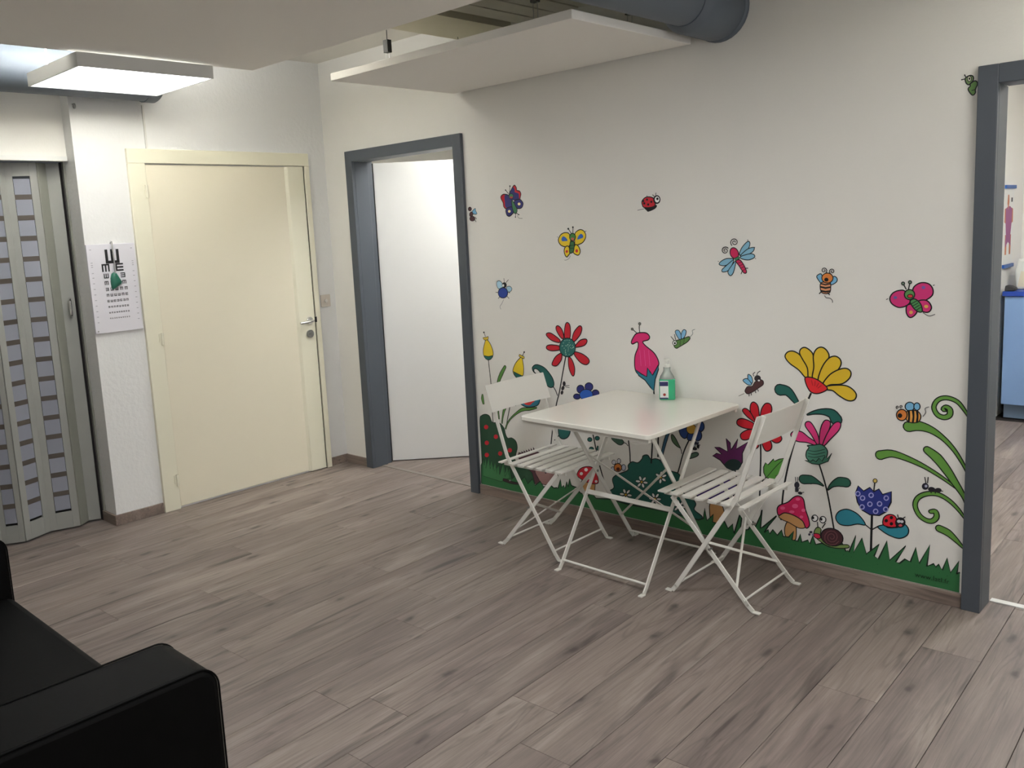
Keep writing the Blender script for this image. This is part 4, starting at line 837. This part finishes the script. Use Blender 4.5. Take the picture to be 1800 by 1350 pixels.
# ---- right of the table
s = Sticker('flower_sticker', 'dark purple spiky tulip sticker between table and right chair', 'sticker', fE, group=GF)
s.part('stem').stroke([(1360, 595), (1372, 650), (1375, 760), (1372, 900)], 2.2, 2.2)
s.part('petal_cup').fill([(1140, 455), (1180, 432), (1230, 440), (1160, 370), (1210, 375), (1290, 415), (1275, 285), (1315, 330), (1325, 395), (1390, 290), (1375, 390), (1490, 320), (1435, 430), (1435, 520), (1395, 590), (1340, 602), (1280, 575), (1215, 500)], PUR, 1.6, smooth=False)
s.part('cup_base').fill([(1255, 545), (1300, 500), (1350, 490), (1400, 505), (1425, 545), (1395, 590), (1340, 600), (1290, 580)], (34, 52, 50), 0).done()
s = Sticker('flower_sticker', 'red daisy sticker with violet centre behind the right chair back', 'sticker', fF, group=GF)
s.part('stem').stroke([(345, 1100), (352, 1350), (345, 1600), (338, 1900)], 2.4, 2.4)
for pts in ([(240, 880), (245, 800), (280, 778), (325, 830), (335, 985), (285, 985)], [(350, 985), (355, 870), (400, 795), (455, 800), (472, 860), (445, 930), (390, 990)], [(280, 990), (200, 930), (155, 870), (185, 845), (235, 880), (290, 975)], [(275, 1065), (180, 1060), (100, 1020), (105, 968), (170, 958), (280, 1010)],
            [(280, 1075), (200, 1080), (135, 1125), (150, 1180), (215, 1180), (285, 1120)], [(315, 1115), (255, 1160), (238, 1230), (285, 1280), (330, 1255), (325, 1180)], [(345, 1120), (375, 1250), (410, 1305), (460, 1290), (470, 1230), (420, 1130)], [(390, 1090), (480, 1200), (545, 1215), (580, 1165), (520, 1090), (420, 1060)], [(400, 1020), (480, 960), (560, 960), (570, 1010), (500, 1060), (410, 1060)]):
    s.part('petal').fill(pts, (190, 30, 44), 1.6)
s.part('flower_centre').ell(335, 1052, 64, 72, (96, 64, 112), 1.5)
for k in range(16):
    a, r = rd.uniform(0, 6.28), math.sqrt(rd.uniform(0, 1))*0.8; x, y = 335+60*r*math.cos(a), 1052+68*r*math.sin(a); s.stroke([(x-4, y), (x+4, y)], 1.0, col=(140, 120, 160))
s.done()
s = Sticker('flower_sticker', 'big yellow half daisy sticker with a red base above the right chair', 'sticker', fF, base=3, group=GF)
s.part('stem').stroke([(895, 680), (855, 780), (760, 1080), (705, 1250), (640, 1500), (595, 1750), (570, 2050)], 2.6, 2.6)
s.part('leaf').leaf([(560, 645), (640, 660), (710, 740), (770, 830), (800, 900)], [8.0, 6.5, 4.5, 2.0, 0.6], (34, 92, 84), 1.6)
s.part('leaf').leaf([(1165, 965), (1120, 905), (1030, 882), (930, 890), (850, 915)], [8.0, 6.5, 4.2, 2.4, 0.6], (34, 92, 84), 1.6)
for pts in ([(835, 515), (760, 430), (665, 360), (615, 290), (640, 240), (700, 228), (770, 265), (820, 340), (862, 420), (865, 515)], [(865, 515), (855, 410), (800, 310), (772, 250), (785, 205), (830, 188), (890, 225), (920, 280), (925, 400), (905, 515)],
            [(910, 515), (925, 400), (920, 280), (950, 210), (1005, 185), (1060, 215), (1090, 285), (1050, 370), (1000, 450), (970, 545)], [(970, 545), (1010, 410), (1080, 310), (1150, 282), (1205, 310), (1220, 365), (1185, 430), (1100, 500), (1020, 580)],
            [(1022, 580), (1100, 480), (1200, 425), (1280, 415), (1325, 455), (1310, 520), (1230, 580), (1110, 590), (1055, 608)], [(1058, 610), (1150, 595), (1270, 600), (1345, 640), (1385, 700), (1360, 755), (1290, 760), (1200, 710), (1130, 655), (1060, 642)]):
    s.part('petal').fill(pts, (206, 172, 44), 1.8)
s.part('flower_base').fill([(832, 515), (900, 512), (980, 545), (1060, 610), (1065, 645), (1000, 678), (940, 685), (885, 660), (845, 590)], (208, 42, 48), 1.6)
for a in ((900, 540), (940, 550), (980, 570), (1010, 595)): s.stroke([a, ((a[0]+910)/2+10, (a[1]+660)/2)], 0.8, col=(150, 30, 36))
s.done()
s = Sticker('flower_sticker', 'pink thistle flower sticker with a green pot shaped base', 'sticker', fG, base=4, group=GF)
s.part('stem').stroke([(900, 315), (940, 440), (975, 570), (1005, 720), (1045, 950), (1055, 1010)], 2.2, 2.2)
s.part('leaf').leaf([(745, 465), (820, 468), (890, 495), (945, 530)], [6.5, 6.0, 2.6, 0.5], (44, 92, 76), 1.4); s.part('leaf').leaf([(1165, 495), (1100, 490), (1030, 520), (985, 570)], [6.5, 6.4, 3.0, 0.5], (44, 92, 76), 1.4)
for pts in ([(870, 130), (780, 100), (690, 90), (635, 55), (620, 15), (660, -15), (730, -5), (800, 50), (880, 105)], [(880, 120), (820, 20), (765, -60), (770, -100), (810, -105), (850, -55), (890, 30), (905, 120)], [(905, 125), (905, 20), (925, -70), (960, -120), (1005, -110), (1010, -60), (970, 40), (935, 125)], [(935, 125), (970, 30), (1030, -70), (1080, -105), (1115, -85), (1095, -20), (1010, 70), (960, 125)]):
    s.part('petal').fill(pts, (204, 56, 118), 1.5)
s.part('pot').fill([(785, 130), (850, 125), (915, 118), (965, 150), (985, 200), (960, 270), (900, 310), (830, 300), (775, 250), (775, 190), (800, 150)], (72, 128, 108), 1.5)
for y in (175, 205, 235): s.stroke([(790, y), (860, y+12), (960, y-10)], 0.8)
s.part('sepal').fill([(760, 275), (820, 285), (840, 270), (870, 290), (900, 255), (930, 285), (960, 235), (980, 260), (1025, 205), (990, 285), (900, 318), (830, 308)], (60, 112, 92), 1.3, smooth=False).done()
s = Sticker('leaf_sticker', 'bright green lobed leaf sticker beside the right chair back', 'sticker', fG, base=2, group=GF)
s.part('leaf').fill([(375, 445), (352, 400), (350, 345), (370, 300), (395, 320), (450, 262), (460, 285), (505, 265), (568, 255), (565, 310), (540, 365), (545, 395), (510, 420), (470, 430), (500, 460), (440, 470)], (84, 142, 62), 1.4, smooth=False).stroke([(385, 440), (470, 340), (540, 275)], 0.9)
s.part('stem').stroke([(378, 440), (335, 485), (300, 540)], 1.8).done()
s = Sticker('ant_sticker', 'grey black ant sticker standing on the pink mushroom', 'sticker', fG, base=8, group=GI)
s.part('body').ell(680, 520, 26, 32, (44, 44, 54), 0).ell(680, 565, 18, 26, (44, 44, 54), 0, -0.3).ell(712, 600, 22, 15, (44, 44, 54), 0, 0.3); s.part('leg').stroke([(690, 560), (712, 548)], 0.9).stroke([(660, 575), (672, 590)], 0.9).stroke([(715, 598), (752, 590)], 0.9)
s.part('feeler').stroke([(672, 495), (665, 440)], 1.0).stroke([(690, 490), (688, 440)], 1.0).done()
s = Sticker('mushroom_sticker', 'tilted pink mushroom sticker with pale dots beside the snail', 'sticker', fG, base=4, group=GF)
s.part('stem').fill([(580, 890), (625, 870), (665, 895), (675, 980), (665, 1060), (620, 1060), (570, 1030), (558, 960)], TAN, 1.4)
s.part('gills').fill([(500, 830), (560, 795), (650, 815), (730, 870), (765, 935), (700, 945), (600, 890), (540, 865)], (196, 148, 96), 1.3)
s.part('cap').fill([(485, 760), (510, 720), (590, 690), (650, 640), (700, 628), (745, 660), (765, 760), (795, 850), (805, 920), (770, 945), (735, 875), (650, 820), (560, 795), (500, 820)], (206, 40, 92), 1.6)
for x, y, rx, ry in ((662, 728, 30, 22), (540, 748, 24, 16), (745, 770, 20, 16), (630, 785, 26, 14), (725, 835, 18, 14), (690, 660, 22, 14)): s.ell(x, y, rx, ry, (222, 92, 138), 0)
s.done()
s = Sticker('mushroom_sticker', 'tan stemmed purple mushroom sticker behind the right chair seat', 'sticker', fE, base=4, group=GF)
s.part('cap').fill([(980, 840), (1060, 740), (1180, 690), (1300, 690), (1380, 760), (1340, 860), (1240, 900), (1180, 925), (1080, 920)], (70, 52, 118), 1.4)
s.part('stem').fill([(1120, 925), (1220, 935), (1255, 1010), (1260, 1080), (1200, 1130), (1130, 1120), (1112, 1020)], TAN, 1.4).done()
s = Sticker('snail_sticker', 'brown shelled snail sticker with stalk eyes in the grass', 'sticker', fG, base=14, group=GI)
s.part('body').fill([(860, 960), (890, 935), (920, 960), (915, 1010), (960, 1085), (1060, 1110), (1180, 1110), (1190, 1140), (1080, 1145), (980, 1120), (890, 1060), (850, 1010)], (120, 144, 82), 1.3)
s.part('scarf').fill([(850, 1000), (900, 1005), (915, 1040), (885, 1050), (852, 1030)], (196, 40, 70), 1.2)
s.part('shell').ell(1028, 1035, 112, 84, (70, 42, 48), 1.6, 0.35).spiral(1025, 1035, 82, 2.4, 0.5, 1.1, (116, 72, 76))
for x, y in ((858, 848), (938, 862)): s.part('eye').stroke([(x+25, y+35), (890+(x-858)*0.5, 945)], 1.4).ell(x, y, 30, 32, WHT, 1.4).ell(x-16 if x < 900 else x-14, y-4, 11, 14, BK, 0)
s.part('fly_friend').ell(820, 985, 16, 12, (60, 56, 70), 0).ell(805, 1008, 12, 12, (60, 56, 70), 0).ell(838, 1010, 10, 14, (150, 140, 170), 0).done()
s = Sticker('flower_sticker', 'navy blue tulip sticker with ring dots and teal leaves', 'sticker', fH, base=3, group=GF)
s.part('stem').stroke([(193, 820), (190, 920), (186, 1060)], 3.0, 3.0)
s.part('leaf').fill([(150, 885), (100, 880), (40, 890), (-15, 880), (-40, 840), (-20, 800), (30, 785), (85, 805), (125, 840)], LEAFT, 1.5).stroke([(148, 882), (188, 915)], 1.6)
s.part('leaf').fill([(232, 895), (300, 880), (380, 870), (425, 905), (420, 950), (370, 972), (310, 955), (260, 925)], LEAFT, 1.5).stroke([(235, 893), (195, 915)], 1.6)
s.part('petal_cup').fill([(88, 680), (105, 635), (140, 668), (180, 645), (205, 672), (238, 655), (262, 690), (318, 672), (316, 740), (285, 800), (240, 825), (180, 820), (130, 790), (100, 740)], (42, 52, 124), 1.7, smooth=False)
for x, y in ((133, 713), (188, 695), (285, 713), (180, 752), (242, 750), (217, 798), (130, 770), (103, 685), (282, 785)): s.ring(x, y, 14, 1.5, (150, 150, 200), 14)
s.part('pistil').stroke([(205, 670), (212, 612)], 1.6).ell(214, 602, 13, 13, (196, 172, 90), 1.0).done()
s = Sticker('ladybird_sticker', 'red ladybird sticker sitting on the teal leaf of the navy tulip', 'sticker', fH, base=12, group=GI)
s.part('body').fill([(262, 870), (272, 835), (305, 818), (340, 828), (355, 865), (345, 900), (300, 898), (270, 888)], (200, 34, 50), 1.4)
for x, y in ((285, 858), (318, 838), (318, 878)): s.ell(x, y, 11, 11, BK, 0)
s.part('head').ell(375, 870, 34, 34, (28, 28, 32), 0).ell(366, 862, 12, 10, (190, 190, 196), 0).ell(386, 864, 11, 9, (190, 190, 196), 0).ell(376, 888, 12, 8, (190, 80, 90), 0); s.part('feeler').stroke([(362, 838), (358, 818)], 1.2).stroke([(390, 845), (408, 833)], 1.2); s.part('leg').stroke([(285, 892), (300, 902), (360, 900)], 2.0).done()
s = Sticker('leaf_sticker', 'curling green frond stickers against the right door frame', 'sticker', fH, base=2, group=GF)
GR = (94, 142, 62)
s.part('frond').leaf([(668, 150), (650, 145), (668, 132), (692, 148), (690, 182), (655, 196), (612, 178), (590, 130), (615, 85), (670, 70), (740, 95), (790, 155), (826, 215)], [1.6, 2.6, 3.2, 3.4, 3.2, 3.0, 2.8, 2.6, 2.6, 2.6, 2.4, 1.8, 0.8], GR, 1.4)
s.part('frond').leaf([(428, 255), (490, 250), (570, 275), (650, 330), (720, 405), (780, 500), (808, 560)], [6.6, 6.2, 4.4, 3.0, 2.4, 1.8, 1.2], GR, 1.4)
s.part('frond').leaf([(245, 438), (320, 428), (420, 460), (530, 512), (640, 580), (735, 650)], [6.0, 4.6, 3.6, 2.6, 2.0, 1.2], GR, 1.4)
s.part('frond').leaf([(548, 405), (610, 455), (670, 530), (730, 620), (780, 700), (800, 760)], [4.6, 6.0, 5.4, 4.0, 2.6, 1.0], GR, 1.4)
s.part('frond').leaf([(570, 800), (600, 800), (607, 835), (580, 860), (540, 855), (495, 820), (470, 760), (490, 710), (550, 685), (620, 690), (690, 730), (750, 790), (793, 850)], [2.4, 3.0, 3.2, 3.0, 2.8, 2.8, 2.8, 2.8, 2.8, 2.6, 2.4, 2.0, 1.0], GR, 1.4)
s.part('frond').leaf([(625, 908), (680, 935), (730, 980), (784, 1038)], [4.4, 4.4, 3.0, 1.0], GR, 1.4).done()
s = Sticker('bee_sticker', 'fat striped orange bee sticker perched on a green frond', 'sticker', fH, base=12, group=GI)
s.part('wing').ell(436, 126, 30, 28, LBL, 1.3); s.part('wing').ell(482, 126, 20, 24, LBL, 1.3)
s.part('body').fill([(415, 160), (450, 150), (490, 158), (507, 190), (490, 225), (440, 228), (412, 205)], (212, 150, 74), 1.3)
for x in (428, 456, 482): s.fill([(x-6, 152), (x+8, 152), (x+10, 190), (x+6, 226), (x-6, 226), (x-2, 190)], BK, 0)
s.part('head').ell(385, 180, 34, 36, ORA, 1.4).ell(373, 184, 15, 15, BK, 0); s.part('feeler').spiral(358, 130, 11, 1.2, 1.6, 1.0).spiral(382, 126, 11, 1.2, 1.6, 1.0); s.part('flight_trail').stroke([(520, 190), (538, 165), (535, 138), (560, 128)], 1.0, col=(110, 110, 110)).done()
s = Sticker('ant_sticker', 'black ant sticker walking on the curled frond by the door frame', 'sticker', fH, base=12, group=GI)
s.part('body').ell(535, 638, 22, 22, (34, 32, 46), 0).ell(577, 658, 24, 16, (34, 32, 40), 0, 0.2).ell(618, 663, 22, 15, (34, 32, 40), 0); s.part('eye').ell(540, 636, 9, 9, (170, 170, 190), 0); s.part('feeler').stroke([(540, 618), (532, 578)], 1.2).stroke([(550, 618), (554, 578)], 1.2); s.part('leg').stroke([(570, 670), (575, 682)], 1.2).stroke([(600, 670), (600, 684)], 1.2).stroke([(630, 668), (650, 668)], 1.0).done()

# ---- grass strip
g = []
def zz(fr, pts): g.extend([(fr[0]+x/fr[2], fr[1]+y/fr[2]) for x, y in pts])
zz((0, 0, 1), [(846.5, 850), (846, 818), (850, 806), (854, 823), (859, 804), (862, 824), (866, 814), (869, 828), (876, 818), (878, 834), (884, 815), (888, 838), (896, 822), (900, 842), (908, 834), (914, 846), (922, 838), (928, 850), (936, 842), (941, 853), (950, 846), (956, 856), (968, 852)])
zz(fL, [(880, 835), (935, 880), (985, 875), (1000, 885), (1040, 740), (1055, 870), (1090, 840), (1115, 885), (1140, 780), (1160, 860), (1185, 735), (1205, 830), (1230, 850), (1290, 870)])
zz((0, 0, 1), [(1020, 866), (1032, 872), (1040, 866), (1048, 876)])
zz(fE, [(60, 880), (130, 885), (300, 935), (600, 990), (900, 1060), (1000, 1090), (1050, 1075), (1060, 975), (1085, 1095), (1150, 1035), (1140, 1110), (1200, 1130), (1220, 1060), (1260, 1110)])
zz(fG, [(0, 950), (45, 905), (60, 1000), (115, 815), (135, 850), (120, 970), (200, 960), (250, 880), (270, 930), (300, 870), (335, 765), (320, 950), (345, 935), (480, 825), (400, 920), (358, 990), (398, 962), (412, 1002), (442, 962), (488, 1015), (530, 965), (545, 1028), (600, 1035), (648, 975), (632, 1062), (690, 1075), (715, 1005), (728, 1085), (790, 1065), (812, 1100), (838, 1020), (865, 1108), (930, 1095), (1000, 1130), (1100, 1140), (1125, 1090), (1165, 1175), (1185, 1168)])
zz(fH, [(45, 1060), (90, 953), (75, 1062), (130, 970), (157, 1072), (240, 1010), (207, 1085), (235, 1105), (290, 988), (307, 1112), (410, 1020), (345, 1122), (370, 1132), (405, 1105), (440, 1122), (475, 1030), (497, 1132), (565, 1013), (545, 1152), (590, 1135), (603, 1155), (620, 1138), (645, 1175), (675, 1098), (697, 1192), (752, 1118), (737, 1202), (757, 1190)])
s = Sticker('grass_sticker', 'long green grass strip sticker above the baseboard', 'sticker', (0, 0, 1), base=8, group=None)
top = [wall_xz(*p) for p in g]; zb = 0.0572
poly = [Vector((top[0].x, zb))]+[Vector((p.x, max(p.y, zb+0.004))) for p in top]+[Vector((top[-1].x, zb))]
s.part('grass_blades'); s._put(poly, GRASS); s._ribbon(poly[1:-1], [2.2]*(len(poly)-2), (24, 40, 32))
for k in range(70):
    x = rd.uniform(2.6, 3.78); z = rd.uniform(0.065, 0.12); h = 0.004
    if k % 2 == 0: s._put([Vector((x, z)), Vector((x+0.0025, z)), Vector((x+0.003, z+h)), Vector((x+0.001, z+h))], (34, 76, 48))
s.layer += 1
gs = s.done()
s = Sticker('grass_sticker', 'pale green grass tufts sticker in front of the berry bush', 'sticker', fC, base=9, group=None)
tf = [(112, 800), (108, 640), (125, 690), (140, 620), (150, 690), (172, 600), (185, 700), (205, 640), (215, 740), (240, 660), (255, 780), (275, 690), (285, 790), (320, 660), (345, 770), (360, 700), (390, 820), (300, 860)]
s.part('grass_blades').fill(tf, (62, 118, 74), 0.8, smooth=False).done()
# web address printed on the grass
tcv = bpy.data.curves.new('web_text', 'FONT'); tcv.body = 'www.latl.fr'; tcv.size = 0.0265; tcv.space_character = 1.05
to = bpy.data.objects.new('web_text', tcv); COL.objects.link(to)
bpy.context.view_layer.update()
dg = bpy.context.evaluated_depsgraph_get(); tme = bpy.data.meshes.new_from_object(to.evaluated_get(dg)); bpy.data.objects.remove(to)
tme.materials.clear(); tme.materials.append(ink((20, 40, 28)))
to = bpy.data.objects.new('web_text', tme); COL.objects.link(to); to.parent = gs
p0 = wall_xz(1609, 1010)
to.rotation_euler = (math.radians(90), 0, 0); to.location = (p0.x-gs.location.x, -0.0004-0.00007*70, p0.y-gs.location.z-0.006)
